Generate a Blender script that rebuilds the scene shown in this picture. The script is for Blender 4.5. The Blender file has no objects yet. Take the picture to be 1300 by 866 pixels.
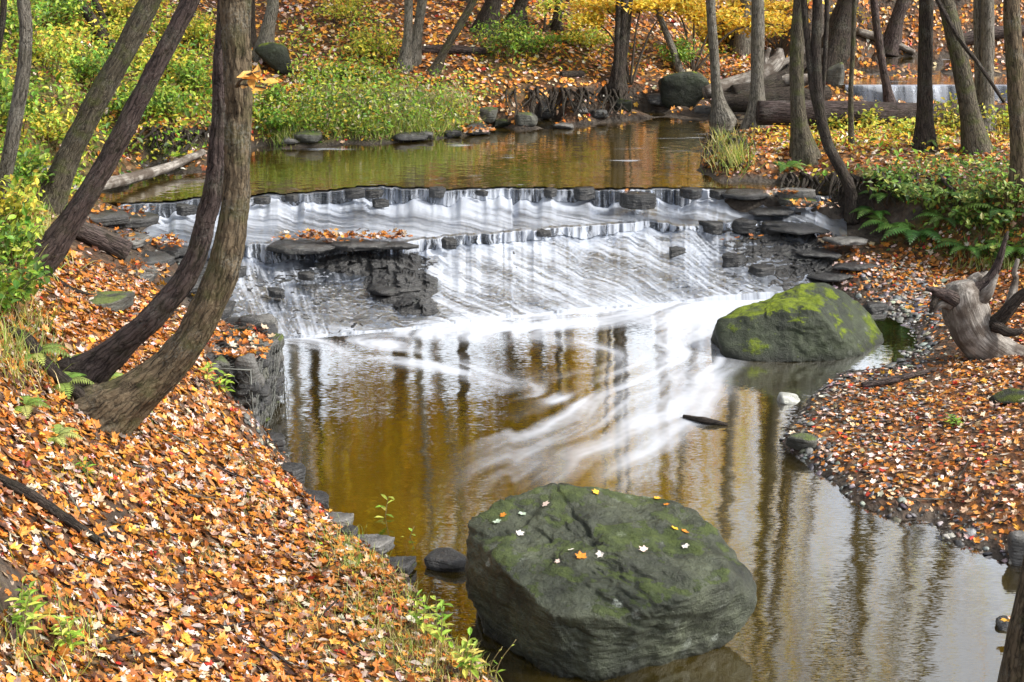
import bpy, bmesh, math, random
import numpy as np
from mathutils import Vector
from mathutils.geometry import delaunay_2d_cdt
random.seed(7); rng = np.random.default_rng(11)
scn = bpy.context.scene; C = scn.collection
R_ = math.radians
# ------------------------------------------------------------------ camera
CAMZ, FPX, PITCH = 5.0, 1750.0, R_(18.5)
cp, sp = math.cos(PITCH), math.sin(PITCH)
cam = bpy.data.cameras.new('camera'); camo = bpy.data.objects.new('camera', cam); C.objects.link(camo)
camo.location = (0, 0, CAMZ); camo.rotation_euler = (R_(90) - PITCH, 0, 0)
cam.sensor_width = 36; cam.lens = 36 * FPX / 1300; cam.clip_end = 2000; scn.camera = camo
def ray(px, py):
    u = (np.asarray(px, float) - 650) / FPX; v = -(np.asarray(py, float) - 433) / FPX
    return np.stack([u, cp + v * sp, -sp + v * cp], -1)
def at_z(px, py, z):
    d = ray(px, py); t = (np.asarray(z, float) - CAMZ) / d[..., 2]
    return np.stack([d[..., 0] * t, d[..., 1] * t, CAMZ + d[..., 2] * t], -1)
def at_y(px, py, Y):
    d = ray(px, py); t = np.asarray(Y, float) / d[..., 1]
    return np.stack([d[..., 0] * t, d[..., 1] * t, CAMZ + d[..., 2] * t], -1)
def project(P):
    P = np.asarray(P, float); z = P[..., 2] - CAMZ
    dep = P[..., 1] * cp - z * sp; up = P[..., 1] * sp + z * cp
    dep = np.where(dep < .1, .1, dep)
    return 650 + FPX * P[..., 0] / dep, 433 - FPX * up / dep, dep
# ------------------------------------------------------------------ noise
def _hash(i, j, k, s):
    with np.errstate(over='ignore'):
        n = i.astype(np.uint32) * np.uint32(374761393) + j.astype(np.uint32) * np.uint32(668265263) + k.astype(np.uint32) * np.uint32(2246822519) + np.uint32((s * 3266489917) & 0xffffffff)
        n = (n ^ (n >> np.uint32(13))) * np.uint32(1274126177)
        n = (n ^ (n >> np.uint32(16))) * np.uint32(2654435761)
    return ((n >> np.uint32(8)) & np.uint32(0xffff)).astype(np.float64) / 65535 * 2 - 1
def vnoise(p, s=0):
    p = np.asarray(p, float); f = np.floor(p); i = f.astype(np.int64) & 0xffff; t = p - f; t = t * t * t * (t * (t * 6 - 15) + 10)
    out = 0
    for a in (0, 1):
        wa = t[..., 0] if a else 1 - t[..., 0]
        for b in (0, 1):
            wb = t[..., 1] if b else 1 - t[..., 1]
            for c in (0, 1):
                wc = t[..., 2] if c else 1 - t[..., 2]
                out = out + wa * wb * wc * _hash(i[..., 0] + a, i[..., 1] + b, i[..., 2] + c, s)
    return out
def fbm(p, s=0, o=4, g=.5):
    a, r, tot = 1., 0, 0
    p = np.asarray(p, float)
    for k in range(o):
        r = r + a * vnoise(p * 2 ** k, s + k * 17); tot += a; a *= g
    return r / tot
def n2(x, y, f, s=0, o=3):
    return fbm(np.stack([np.asarray(x) * f, np.asarray(y) * f, np.zeros_like(x) + .5], -1), s, o)
def sst(a, b, x):
    t = np.clip((x - a) / (b - a), 0, 1); return t * t * (3 - 2 * t)
# ------------------------------------------------------------------ mesh building
class MB:
    def __init__(s): s.v = []; s.f = []; s.n = 0; s.t = []; s.b = []; s.hast = s.hasb = False
    def add(s, v, f, tint=None, bark=None):
        v = np.asarray(v, float); s.v.append(v)
        if isinstance(f, np.ndarray): s.f.append(f + s.n)
        else:
            by = {}
            for q in f: by.setdefault(len(q), []).append(q)
            for q in by.values(): s.f.append(np.array(q) + s.n)
        s.n += len(v)
        if tint is not None: s.hast = True
        if bark is not None: s.hasb = True
        s.t.append(np.broadcast_to(np.array((.5, .5, .5) if tint is None else tint, float), (len(v), 3)))
        s.b.append(np.zeros((len(v), 3)) if bark is None else bark)
    def mesh(s, name, mat, smooth=True):
        V = np.concatenate(s.v); me = bpy.data.meshes.new(name)
        me.vertices.add(len(V)); me.vertices.foreach_set('co', V.astype(np.float32).ravel())
        loops = np.concatenate([f.ravel() for f in s.f]); sizes = np.concatenate([np.full(len(f), f.shape[1]) for f in s.f])
        starts = np.concatenate([[0], np.cumsum(sizes)[:-1]])
        me.loops.add(len(loops)); me.loops.foreach_set('vertex_index', loops.astype(np.int32))
        me.polygons.add(len(sizes)); me.polygons.foreach_set('loop_start', starts.astype(np.int32)); me.polygons.foreach_set('loop_total', sizes.astype(np.int32))
        me.polygons.foreach_set('use_smooth', np.full(len(sizes), smooth))
        if s.hast:
            a = me.attributes.new('tint', 'FLOAT_COLOR', 'POINT'); T = np.concatenate(s.t)
            a.data.foreach_set('color', np.concatenate([T, np.ones((len(T), 1))], 1).astype(np.float32).ravel())
        if s.hasb:
            a = me.attributes.new('bark', 'FLOAT_VECTOR', 'POINT'); a.data.foreach_set('vector', np.concatenate(s.b).astype(np.float32).ravel())
        me.update(calc_edges=True); me.validate()
        if mat: me.materials.append(mat)
        return me
    def build(s, name, mat, parent=None, smooth=True):
        o = bpy.data.objects.new(name, s.mesh(name, mat, smooth)); C.objects.link(o)
        if parent is not None:
            o.parent = parent; o.location = -parent.location   # geometry is written in world metres, the thing's Empty stands at its base
        return o
def fattr(me, name, arr):
    a = me.attributes.new(name, 'FLOAT', 'POINT'); a.data.foreach_set('value', np.asarray(arr, np.float32).ravel())
def empty(name, loc, label, cat, group=None):
    o = bpy.data.objects.new(name, None); C.objects.link(o); o.location = [float(x) for x in loc]; o.empty_display_size = .1
    return tag(o, label, cat, group)
def tag(o, label=None, cat=None, group=None, kind=None):
    if label: o['label'] = label
    if cat: o['category'] = cat
    if group: o['group'] = group
    if kind or label: o['kind'] = kind or 'thing'
    return o
def rebase(o, loc):
    """put the origin of a one-mesh thing at its base"""
    loc = Vector([float(x) for x in loc]); n = len(o.data.vertices); a = np.empty(n * 3, np.float32); o.data.vertices.foreach_get('co', a)
    a = a.reshape(-1, 3) - np.array(loc, np.float32); o.data.vertices.foreach_set('co', a.ravel()); o.location = loc; o.data.update(); return o
def gridfaces(nr, nc):
    i = np.arange(nr - 1)[:, None] * nc + np.arange(nc - 1)[None]; i = i.ravel()
    return np.stack([i, i + 1, i + nc + 1, i + nc], 1)
def tube(path, rad, sides=10, lump=0, seed=0, flare=None, caps=True, v0=0., fine=0.):
    P = np.asarray(path, float); r = np.asarray(rad, float)
    T = np.gradient(P, axis=0); T /= np.linalg.norm(T, axis=1)[:, None] + 1e-9
    u = np.cross(T[0], (0.3, 1, .1)); u /= np.linalg.norm(u); U = []
    for t in T:
        u = u - t * np.dot(u, t); u /= np.linalg.norm(u) + 1e-9; U.append(u)
    U = np.array(U); W = np.cross(T, U)
    L = np.concatenate([[0], np.cumsum(np.linalg.norm(np.diff(P, axis=0), axis=1))]) + v0
    a = np.linspace(0, 2 * math.pi, sides, endpoint=False); ca, sa = np.cos(a), np.sin(a)
    rr = np.repeat(r[:, None], sides, 1)
    bc = np.stack([ca[None] * rr, sa[None] * rr, np.repeat(L[:, None], sides, 1)], -1)
    if lump:
        rm = max(r.max(), 1e-3)
        q = bc.copy(); q[..., 2] *= .45
        rr = rr * (1 + lump * fbm(q / rm * 1.1 + seed * 3.7, seed, 3))
    if fine:
        q = bc * np.array([26, 26, 5.5]); q = q + .6 * fbm(bc * 9, seed + 1, 2)[..., None]; rr = rr + fine * (1 - 2 * np.abs(fbm(q, seed + 2, 3)) ) * .6 + fine * fbm(bc * np.array([9, 9, 4]), seed + 4, 3)
    if flare is not None:
        rr = rr * (1 + flare[:, None] * (.6 + .9 * np.abs(np.sin(a * 2.5 + seed)))[None])
    V = P[:, None] + U[:, None] * (ca[None] * rr)[..., None] + W[:, None] * (sa[None] * rr)[..., None]
    n = len(P); f = []
    i = np.arange(n - 1)[:, None] * sides; j = np.arange(sides)[None]; k = (j + 1) % sides
    F = np.stack([i + j, i + k, i + sides + k, i + sides + j], -1).reshape(-1, 4)
    V = V.reshape(-1, 3); B = bc.reshape(-1, 3); faces = [F]
    if caps:
        V = np.concatenate([V, P[:1], P[-1:]]); B = np.concatenate([B, [[0, 0, L[0]]], [[0, 0, L[-1]]]])
        m = n * sides; j = np.arange(sides); k = (j + 1) % sides
        faces.append(np.stack([np.full(sides, m), k, j], 1)); faces.append(np.stack([np.full(sides, m + 1), (n - 1) * sides + j, (n - 1) * sides + k], 1))
    return V, faces, B
def add_tube(mb, *a, tint=None, **k):
    V, faces, B = tube(*a, **k); n0 = mb.n
    mb.add(V, faces[0], tint, B)
    for f in faces[1:]: mb.f.append(f + n0)
def smooth_path(pts, n):
    P = np.asarray(pts, float)
    if len(P) < 3: return P[0] + (P[-1] - P[0]) * np.linspace(0, 1, n)[:, None]
    Q = np.concatenate([[2 * P[0] - P[1]], P, [2 * P[-1] - P[-2]]]); L = np.linspace(0, len(P) - 1 - 1e-6, n); i = L.astype(int); t = (L - i)[:, None]
    a, b, c, d = Q[i], Q[i + 1], Q[i + 2], Q[i + 3]
    return .5 * (2 * b + (c - a) * t + (2 * a - 5 * b + 4 * c - d) * t ** 2 + (3 * b - 3 * c + d - a) * t ** 3)
def frames(N, yaw):
    N = N / (np.linalg.norm(N, axis=1)[:, None] + 1e-9); a = np.stack([np.cos(yaw), np.sin(yaw), np.zeros_like(yaw)], 1)
    x = a - N * (a * N).sum(1)[:, None]; x /= np.linalg.norm(x, axis=1)[:, None] + 1e-9
    return np.stack([x, np.cross(N, x), N], -1)     # columns
def scatter(mb, tv, tf, P, F, S, tint):
    S = np.asarray(S, float); n = len(P)
    if n == 0: return
    if S.ndim == 1: S = np.repeat(S[:, None], 3, 1)
    V = np.einsum('nij,nkj->nki', F, tv[None] * S[:, None]) + P[:, None]
    k = len(tv); off = (np.arange(n) * k)[:, None, None]
    n0 = mb.n; T = np.repeat(np.asarray(tint, float), k, 0)
    first = True
    for f in tf:
        f = np.asarray(f); g = (f[None] + off).reshape(-1, f.shape[1])
        if first: mb.add(V.reshape(-1, 3), g, T); first = False
        else: mb.f.append(g + n0)
def _maple():
    pol = [(-90, .16), (-50, .46), (-16, .74), (4, .56), (20, .70), (40, .98), (58, .62), (74, .76), (90, 1.06), (106, .76), (122, .62), (140, .98), (160, .70), (176, .56), (196, .74), (230, .46)]
    o = np.array([(r * math.cos(R_(a)), r * math.sin(R_(a)), 0) for a, r in pol]); o[:, 2] = (o[:, 0] ** 2 + o[:, 1] ** 2) * .55 * np.where(np.arange(16) % 3 == 0, 1, .6)
    v = np.concatenate([[[0, 0, 0]], o, [[0, -.75, .12], [.03, -.3, .02]]]) * .5
    n = 16; return v, [np.array([(0, 1 + i, 1 + (i + 1) % n) for i in range(n)] + [(1, 17, 18)])]
MAPLE = _maple()
def _fold(v, fx, fy, tw):
    w = v.copy(); w[:, 2] = v[:, 2] * .5 + np.abs(v[:, 0]) * fx + v[:, 1] ** 2 * fy + v[:, 0] * v[:, 1] * tw; w[:, 0] *= .85; return w
MAPLES = [MAPLE, (_fold(MAPLE[0], .9, .6, .3), MAPLE[1]), (_fold(MAPLE[0], .35, 1.6, -.7), MAPLE[1]), (_fold(MAPLE[0] * [.8, 1.05, 1], -.6, -.5, .8), MAPLE[1])]
SIMPLELEAF = (np.array([(0, -.5, 0), (.2, -.22, .07), (.24, .08, .09), (0, .5, -.05), (-.24, .08, .09), (-.2, -.22, .07), (0, 0, 0)]), [np.array([(6, 0, 1), (6, 1, 2), (6, 2, 3), (6, 3, 4), (6, 4, 5), (6, 5, 0)])])
BLADE = (np.array([(-.5, 0, 0), (.5, 0, 0), (-.4, .12, .4), (.4, .12, .4), (-.22, .38, .75), (.22, .38, .75), (0, .75, .92)]), [np.array([(0, 1, 3, 2), (2, 3, 5, 4)]), np.array([(4, 5, 6)])])
def pick(pal, w, n, jit=.12):
    pal = np.array(pal); w = np.array(w, float); c = pal[rng.choice(len(pal), n, p=w / w.sum())]
    return np.clip(c * (1 + jit * rng.normal(size=(n, 1)) + .5 * jit * rng.normal(size=(n, 3))), .004, .9)
# ------------------------------------------------------------------ materials
class NT:
    def __init__(s, name):
        s.m = bpy.data.materials.new(name); s.m.use_nodes = True; s.t = s.m.node_tree; s.t.nodes.clear(); s.out = s.t.nodes.new('ShaderNodeOutputMaterial')
    def n(s, typ, **kw):
        nd = s.t.nodes.new('ShaderNode' + typ)
        for k, v in kw.items():
            if k.startswith('_'): setattr(nd, k[1:], v)
        for k, v in kw.items():
            if not k.startswith('_'): s.set(nd.inputs[int(k[1:])] if k[0] == 'i' and k[1:].isdigit() else nd.inputs[k.replace('__', ' ')], v)
        return nd
    def set(s, inp, v):
        if hasattr(v, 'outputs'): v = v.outputs[0]
        if isinstance(v, bpy.types.NodeSocket): s.t.links.new(v, inp)
        elif isinstance(v, (tuple, list)) and inp.type == 'RGBA' and len(v) == 3: inp.default_value = (*v, 1)
        else: inp.default_value = v
    def ramp(s, fac, *stops):
        r = s.n('ValToRGB', i0=fac); e = r.color_ramp.elements
        while len(e) < len(stops): e.new(.5)
        for q, (p, c) in zip(e, stops):
            q.position = p; q.color = (*c, 1) if isinstance(c, (tuple, list)) else (c, c, c, 1)
        return r.outputs[0]
    def mix(s, fac, a, b, typ='MIX'):
        m = s.n('MixRGB', _blend_type=typ); s.set(m.inputs[0], fac); s.set(m.inputs[1], a); s.set(m.inputs[2], b); return m.outputs[0]
    def math(s, op, a, b=0., c=0.):
        m = s.n('Math', _operation=op); s.set(m.inputs[0], a); s.set(m.inputs[1], b); s.set(m.inputs[2], c); return m.outputs[0]
    def attr(s, name, sock='Fac'): return s.n('Attribute', _attribute_name=name).outputs[sock]
    def pos(s, scale=(1, 1, 1)):
        return s.n('Mapping', Vector=s.n('NewGeometry').outputs['Position'], Scale=scale).outputs[0]
    def noise(s, vec, scale, detail=4, rough=.55, dist=0.):
        return s.n('TexNoise', Vector=vec, Scale=scale, Detail=detail, Roughness=rough, Distortion=dist).outputs[0]
    def bump(s, h, strength=.5, dist=.02, normal=None):
        b = s.n('Bump', Height=h, Strength=strength, Distance=dist)
        if normal is not None: s.set(b.inputs['Normal'], normal)
        return b.outputs[0]
    def bsdf(s, color, rough=.6, normal=None, spec=.4, **kw):
        b = s.n('BsdfPrincipled'); s.set(b.inputs['Base Color'], color); s.set(b.inputs['Roughness'], rough); s.set(b.inputs['Specular IOR Level'], spec)
        if normal is not None: s.set(b.inputs['Normal'], normal)
        return b.outputs[0]
    def done(s, sh): s.set(s.out.inputs['Surface'], sh); return s.m
    def nz(s): return s.n('SeparateXYZ', i0=s.n('NewGeometry').outputs['Normal']).outputs[2]
def leaf_mat(name, rough=.45, trans=.25):
    t = NT(name); c = t.attr('tint', 'Color'); v = t.noise(t.pos(), 60, 3)
    c2 = t.mix(.55, c, t.ramp(v, (.25, .45), (.75, 1.25)), 'MULTIPLY')
    a = t.bsdf(c2, rough, spec=.35); b = t.n('BsdfTranslucent', Color=c2)
    return t.done(t.n('MixShader', i0=trans, i1=a, i2=b).outputs[0])
M = {}
M['litter'] = leaf_mat('fallen_leaf', .42, .1)
M['leaf'] = leaf_mat('living_leaf', .45, .35); M['canopy'] = leaf_mat('canopy_leaf', .5, .6)
def bark_mat(name, dark, light, moss=(.06, .075, .02), mossamt=.3, scale=1., lich=(.30, .31, .27), lichamt=.25):
    t = NT(name); b = t.attr('bark', 'Vector'); st = t.n('Mapping', Vector=b, Scale=(1, 1, .16)).outputs[0]
    wv = t.n('VectorMath', _operation='ADD', i0=st, i1=t.n('VectorMath', _operation='SCALE', i0=t.n('TexNoise', Vector=b, Scale=14, Detail=4).outputs[1], Scale=.035).outputs[0]).outputs[0]
    v = t.n('TexVoronoi', Vector=wv, Scale=40 * scale, _feature='DISTANCE_TO_EDGE', _distance='EUCLIDEAN').outputs[0]
    n1 = t.noise(wv, 42 * scale, 8, .72); n2_ = t.noise(b, 5, 4); n3 = t.noise(b, 55, 4, .7); n4 = t.noise(b, 3.1, 5)
    h = t.math('ADD', t.math('MULTIPLY', t.ramp(v, (0, 0.), (.22, 1.)), .42), t.math('MULTIPLY', t.ramp(n1, (.28, 0.), (.72, 1.)), 1.0))
    col = t.mix(t.ramp(h, (.3, 0.), (1.2, 1.)), dark, light)
    col = t.mix(t.math('MULTIPLY', t.ramp(n2_, (.48, 0.), (.66, 1.)), mossamt), col, moss)
    col = t.mix(t.math('MULTIPLY', t.math('MULTIPLY', t.ramp(n4, (.5, 0.), (.6, 1.)), t.ramp(n3, (.45, 0.), (.6, 1.))), lichamt), col, lich)
    hh = t.math('ADD', h, t.math('MULTIPLY', n3, .3))
    return t.done(t.bsdf(col, .85, t.bump(hh, 1., .032), .2))
M['bark_brown'] = bark_mat('brown_bark', (.016, .012, .008), (.20, .155, .10), (.095, .10, .035), .55, .75, lichamt=.4)
M['bark_purple'] = bark_mat('dark_bark', (.012, .009, .009), (.115, .086, .08), mossamt=.2, lichamt=.2, scale=.8)
M['bark_moss'] = bark_mat('mossy_bark', (.025, .022, .016), (.15, .13, .095), (.10, .12, .03), .6)
M['bark_grey'] = bark_mat('grey_bark', (.045, .04, .033), (.27, .25, .21), (.10, .10, .05), .25, lichamt=.5, lich=(.42, .42, .38))
M['bark_dark'] = bark_mat('damp_bark', (.012, .010, .009), (.075, .06, .05), (.05, .06, .02), .25)
def drift_mat():
    t = NT('bleached_wood'); b = t.attr('bark', 'Vector'); st = t.n('Mapping', Vector=b, Scale=(1, 1, .07)).outputs[0]
    a = t.noise(st, 38, 7, .7, .4); c = t.noise(b, 4, 5, .6); d = t.noise(st, 90, 4, .7)
    col = t.mix(t.ramp(a, (.35, 0.), (.6, 1.)), (.07, .06, .052), (.40, .375, .34)); col = t.mix(t.ramp(c, (.42, .9), (.60, 0.)), col, (.075, .058, .046))
    return t.done(t.bsdf(col, .8, t.bump(t.math('ADD', a, t.math('MULTIPLY', d, .4)), .8, .02), .2))
M['driftwood'] = drift_mat()
M['driftwood_'] = bark_mat('weathered_wood', (.09, .078, .068), (.44, .41, .37), (.10, .11, .06), .25, .6, lichamt=.3)
M['log_wet'] = bark_mat('damp_log', (.016, .011, .010), (.10, .075, .07), (.05, .06, .03), .2, .6, lichamt=.4, lich=(.25, .24, .23))
def rock_mat(name, base, base2, moss, mossamt, mlo, mhi, wet=.5, lich=.35, strata=0., scale=1., mossth=.5, wetline=False):
    t = NT(name); p = t.n('TexCoord').outputs['Object']
    a = t.noise(p, 2.2 * scale, 6, .62); b = t.noise(p, 11 * scale, 6, .7); c = t.noise(p, 60 * scale, 4, .7)
    col = t.mix(t.ramp(a, (.32, 0.), (.68, 1.)), base, base2)
    col = t.mix(.75, col, t.ramp(b, (.28, .35), (.72, 1.45)), 'MULTIPLY')
    col = t.mix(.5, col, t.ramp(c, (.3, .5), (.7, 1.4)), 'MULTIPLY')
    vo = t.n('TexVoronoi', Vector=p, Scale=7 * scale); ring = t.math('MULTIPLY', t.ramp(t.math('ADD', vo.outputs['Distance'], t.math('MULTIPLY', b, .25)), (.30, 1.), (.42, 0.)), t.ramp(t.noise(p, 1.7, 3), (.5, 0.), (.6, 1.)))
    col = t.mix(t.math('MULTIPLY', t.math('MULTIPLY', ring, t.ramp(c, (.4, .1), (.65, 1.))), lich), col, (.30, .33, .29))
    up = t.math('ADD', t.nz(), t.math('MULTIPLY', t.math('SUBTRACT', t.noise(p, 3.3 * scale, 7, .68), mossth), 2.6))
    mk = t.math('MULTIPLY', t.ramp(up, (mlo, 0.), (mhi, 1.)), mossamt)
    mcol = t.mix(t.ramp(t.noise(p, 9, 7, .75), (.32, 0.), (.68, 1.)), (moss[0] * .22, moss[1] * .28, moss[2] * .4), (moss[0] * 1.35, moss[1] * 1.3, moss[2]))
    col = t.mix(mk, col, mcol)
    if wetline:
        wz = t.ramp(t.math('ADD', t.n('SeparateXYZ', i0=p).outputs[2], t.math('MULTIPLY', a, .12)), (.16, .35), (.30, 1.)); col = t.mix(1., col, wz, 'MULTIPLY')
    h = t.math('ADD', t.math('MULTIPLY', b, 1.), t.math('MULTIPLY', c, .35))
    if strata:
        w = t.noise(t.n('Mapping', Vector=p, Scale=(1.2, 1.2, 16)).outputs[0], 3, 5, .6); h = t.math('ADD', h, t.math('MULTIPLY', w, strata))
    h = t.math('ADD', h, t.math('MULTIPLY', t.math('MULTIPLY', mk, t.noise(p, 90, 3)), .6))
    rough = t.mix(mk, (wet, wet, wet), (.95, .95, .95))
    return t.done(t.bsdf(col, rough, t.bump(h, .9, .035), .35))
M['rock_front'] = rock_mat('sandstone_boulder', (.007, .010, .006), (.078, .090, .056), (.055, .082, .010), .6, .95, 1.5, .45, .9, .5, wetline=True)
M['rock_moss'] = rock_mat('mossy_stone', (.007, .011, .006), (.042, .054, .028), (.13, .175, .010), 1., .74, 1.25, .6, .35, wetline=True)
M['rock_dark'] = rock_mat('wet_shale', (.016, .017, .019), (.075, .075, .075), (.07, .10, .02), .5, 1.15, 1.5, .28, .25, 1.2)
M['rock_grey'] = rock_mat('grey_shale', (.06, .06, .058), (.19, .185, .175), (.09, .12, .03), .45, 1.1, 1.5, .45, .3, 1.0)
M['rock_pale'] = rock_mat('pale_stone', (.26, .27, .25), (.46, .47, .43), (.1, .12, .04), .25, 1.3, 1.6, .6, .1)
M['rock_bank'] = rock_mat('bank_shale', (.03, .03, .028), (.12, .12, .10), (.10, .14, .03), .8, .75, 1.2, .5, .3, 1.2)
t = NT('pebble'); c = t.attr('tint', 'Color'); M['pebble'] = t.done(t.bsdf(t.mix(.6, c, t.ramp(t.noise(t.pos(), 45, 5), (.3, .5), (.7, 1.4)), 'MULTIPLY'), .5, t.bump(t.noise(t.pos(), 80, 4), .5, .01), .4))
t = NT('galvanised_wire'); M['wire'] = t.done(t.bsdf((.09, .095, .085), .5, spec=.5))
t = NT('plant_stem'); c = t.attr('tint', 'Color'); M['stem'] = t.done(t.bsdf(c, .7))
# ------------------------------------------------------------------ rocks
_ico = {}
def ico(n):
    if n not in _ico:
        bm = bmesh.new(); bmesh.ops.create_icosphere(bm, subdivisions=n, radius=1)
        v = np.array([q.co[:] for q in bm.verts]); v /= np.linalg.norm(v, axis=1)[:, None]
        _ico[n] = (v, np.array([[q.index for q in f.verts] for f in bm.faces])); bm.free()
    return _ico[n]
def hull_planes(pts, c):
    bm = bmesh.new()
    for p in pts: bm.verts.new([float(x) for x in p])
    bmesh.ops.convex_hull(bm, input=bm.verts); bm.normal_update(); N, D = [], []
    for f in bm.faces:
        n = np.array(f.normal[:]); d = float(n @ (np.array(f.verts[0].co[:]) - c))
        if d < 0: n, d = -n, -d
        if f.calc_area() > 1e-6 and d > 1e-4: N.append(n); D.append(d)
    bm.free(); return np.array(N), np.array(D)
def hull_rock(pts, sub=5, p=18, amp=.05, freq=2., seed=0, strata=0., c=None):
    pts = np.asarray(pts, float); c = pts.mean(0) if c is None else np.asarray(c, float)
    N, D = hull_planes(pts, c); dirs, F = ico(sub)
    q = np.clip(dirs @ N.T / D[None], 0, None); r = (q ** p).sum(1) ** (-1 / p)
    P = dirs * r[:, None]; size = np.linalg.norm(pts.max(0) - pts.min(0)) / 2
    n = fbm(P * freq + seed * 5.3, seed, 5, .55); rid = 1 - 2 * np.abs(fbm(P * freq * 1.7 + seed * 2.1, seed + 5, 4, .5))
    k = 1 + amp * n + amp * .35 * rid
    if strata:
        zq = P[:, 2] + .03 * fbm(P * 3, seed + 3, 3); k = k + strata * vnoise(np.stack([P[:, 0] * 1.5, P[:, 1] * 1.5, zq * 22], 1), seed + 9)
    return P * k[:, None] + c, F
def rock_pts(dims, seed, n=16):
    r = np.random.default_rng(seed); v = r.normal(size=(n, 3)); v /= np.linalg.norm(v, axis=1)[:, None]
    v = np.sign(v) * np.abs(v) ** .6; return v / np.abs(v).max(0) * np.array(dims) / 2
def rock(name, pos, dims, seed, mat, label, cat='rock', group=None, rz=0., sub=4, tilt=0., amp=.10, strata=0., p=16, flat=False):
    if flat:
        r = np.random.default_rng(seed); k = r.integers(6, 10); a = np.sort(np.linspace(0, 6.28, k, endpoint=False) + r.uniform(-.4, .4, k)); rr = r.uniform(.6, 1.1, k)
        o = np.stack([np.cos(a) * rr * dims[0] / 2, np.sin(a) * rr * dims[1] / 2], 1)
        pts = np.concatenate([np.c_[o, np.full(k, dims[2] / 2) * r.uniform(.8, 1, k)], np.c_[o * r.uniform(.85, 1.02, (k, 1)), np.full(k, -dims[2] / 2)]])
    else: pts = rock_pts(dims, seed)
    V, F = hull_rock(pts, sub, p, amp, 2.2 / max(dims) * 1.2, seed, strata, c=(0, 0, 0))
    mb = MB(); mb.add(V, F); o = mb.build(name, mat); o.location = [float(x) for x in pos]; o.rotation_euler = (tilt, tilt * .6, rz)
    return tag(o, label, cat, group)
# ------------------------------------------------------------------ terrain
UP, UU = .87, 1.40
FARSHORE = [(55, 262), (95, 248), (140, 236), (185, 222), (225, 207), (262, 197), (320, 190), (380, 187), (450, 184), (530, 179), (600, 172), (650, 166), (720, 162), (800, 152), (870, 147), (910, 140), (1000, 133), (1055, 130)]
ctrl = []
def P_(pts, z=None):
    for q in pts: ctrl.append(at_z(q[0], q[1], q[2] if z is None else z))
def line(pts, z=None, step=.3):
    W = np.array([at_z(q[0], q[1], q[2] if z is None else z) for q in pts])
    for a, b in zip(W[:-1], W[1:]):
        n = max(1, int(np.linalg.norm((b - a)[:2]) / step))
        for i in range(n): ctrl.append(a + (b - a) * i / n)
    ctrl.append(W[-1]); return W
# lower pool
P_([(480, 520), (600, 480), (700, 450), (800, 440), (880, 445), (640, 560), (760, 560), (880, 560), (450, 600), (560, 660), (700, 700), (850, 700), (1000, 680), (920, 620), (1000, 760), (1150, 770), (800, 800), (1000, 850), (1200, 830), (900, 950), (1100, 950), (430, 480), (1260, 800), (930, 510)], -.5)
LS = [(358, 470), (352, 490), (325, 528), (335, 560), (365, 590), (392, 620), (412, 650), (445, 674), (492, 702), (522, 737), (548, 778), (602, 838), (690, 905), (760, 960)]
line(LS, 0.); line([(a + 22, b + 6) for a, b in LS], -.22)
line([(318, 505, .62), (306, 530, .55), (318, 566, .36), (350, 594, .30), (378, 625, .28), (398, 655, .24), (432, 680, .2), (478, 706, .2), (508, 742, .18), (532, 785, .2), (588, 850, .2), (670, 920, .2), (740, 985, .2)])
P_([(300, 415, .70), (345, 430, .66), (260, 440, .78), (250, 500, .8), (190, 480, 1.0), (150, 520, 1.12), (200, 580, .92), (250, 660, .68), (330, 700, .45), (300, 780, .6), (400, 850, .42), (480, 800, .28), (440, 740, .34), (0, 470, 1.75), (0, 560, 1.62), (0, 700, 1.45), (0, 866, 1.35), (120, 640, 1.15), (120, 780, 1.05), (0, 1000, 1.5), (300, 1000, .8), (560, 1000, .35)])
P_([(70, 470, 1.45), (60, 400, 1.45), (110, 400, 1.18), (130, 360, 1.05), (190, 385, .85), (230, 400, .75), (60, 345, 1.35), (100, 330, 1.12), (0, 380, 1.85), (0, 300, 1.85), (-120, 400, 2.4), (-150, 600, 2.3), (-150, 866, 2.2)])
P_([(150, 335, .95), (130, 300, .98), (180, 345, .72), (110, 280, 1.0), (160, 285, .85), (190, 310, .72), (225, 365, .55), (275, 405, .4), (170, 268, .9)])
# upper pool bed and far hill
P_([(330, 215), (450, 210), (600, 205), (750, 200), (850, 190), (700, 178), (800, 166), (880, 158), (260, 225), (420, 228), (550, 230), (700, 232), (860, 232), (860, 210), (640, 190), (150, 250)], .5)
FS = line(FARSHORE, UP)
def hill(o): return .22 * min(1, o / .35) + .30 * max(0, o - .35)
for q in FS[5:]:
    for o in (.15, .35, 1.2, 2.5, 4.5, 8, 15, 30, 55):
        k = 1 - .6 * (q[0] > 3.5) * (o < 5)
        ctrl.append(np.array([q[0] * (1 + o / 45), q[1] + o, UP + hill(o) * k]))
P_([(255, 188, 1.06), (225, 195, 1.05), (180, 208, 1.0), (135, 225, 1.02), (95, 238, 1.04), (60, 248, 1.1), (220, 165, 1.3), (150, 185, 1.3), (90, 200, 1.35), (40, 225, 1.45), (0, 250, 1.6), (0, 200, 1.85), (0, 100, 2.6), (0, 0, 3.4), (100, 100, 2.05), (100, 0, 3.0), (200, 100, 1.8), (-150, 100, 3.3), (-150, 250, 2.7)])
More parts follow.
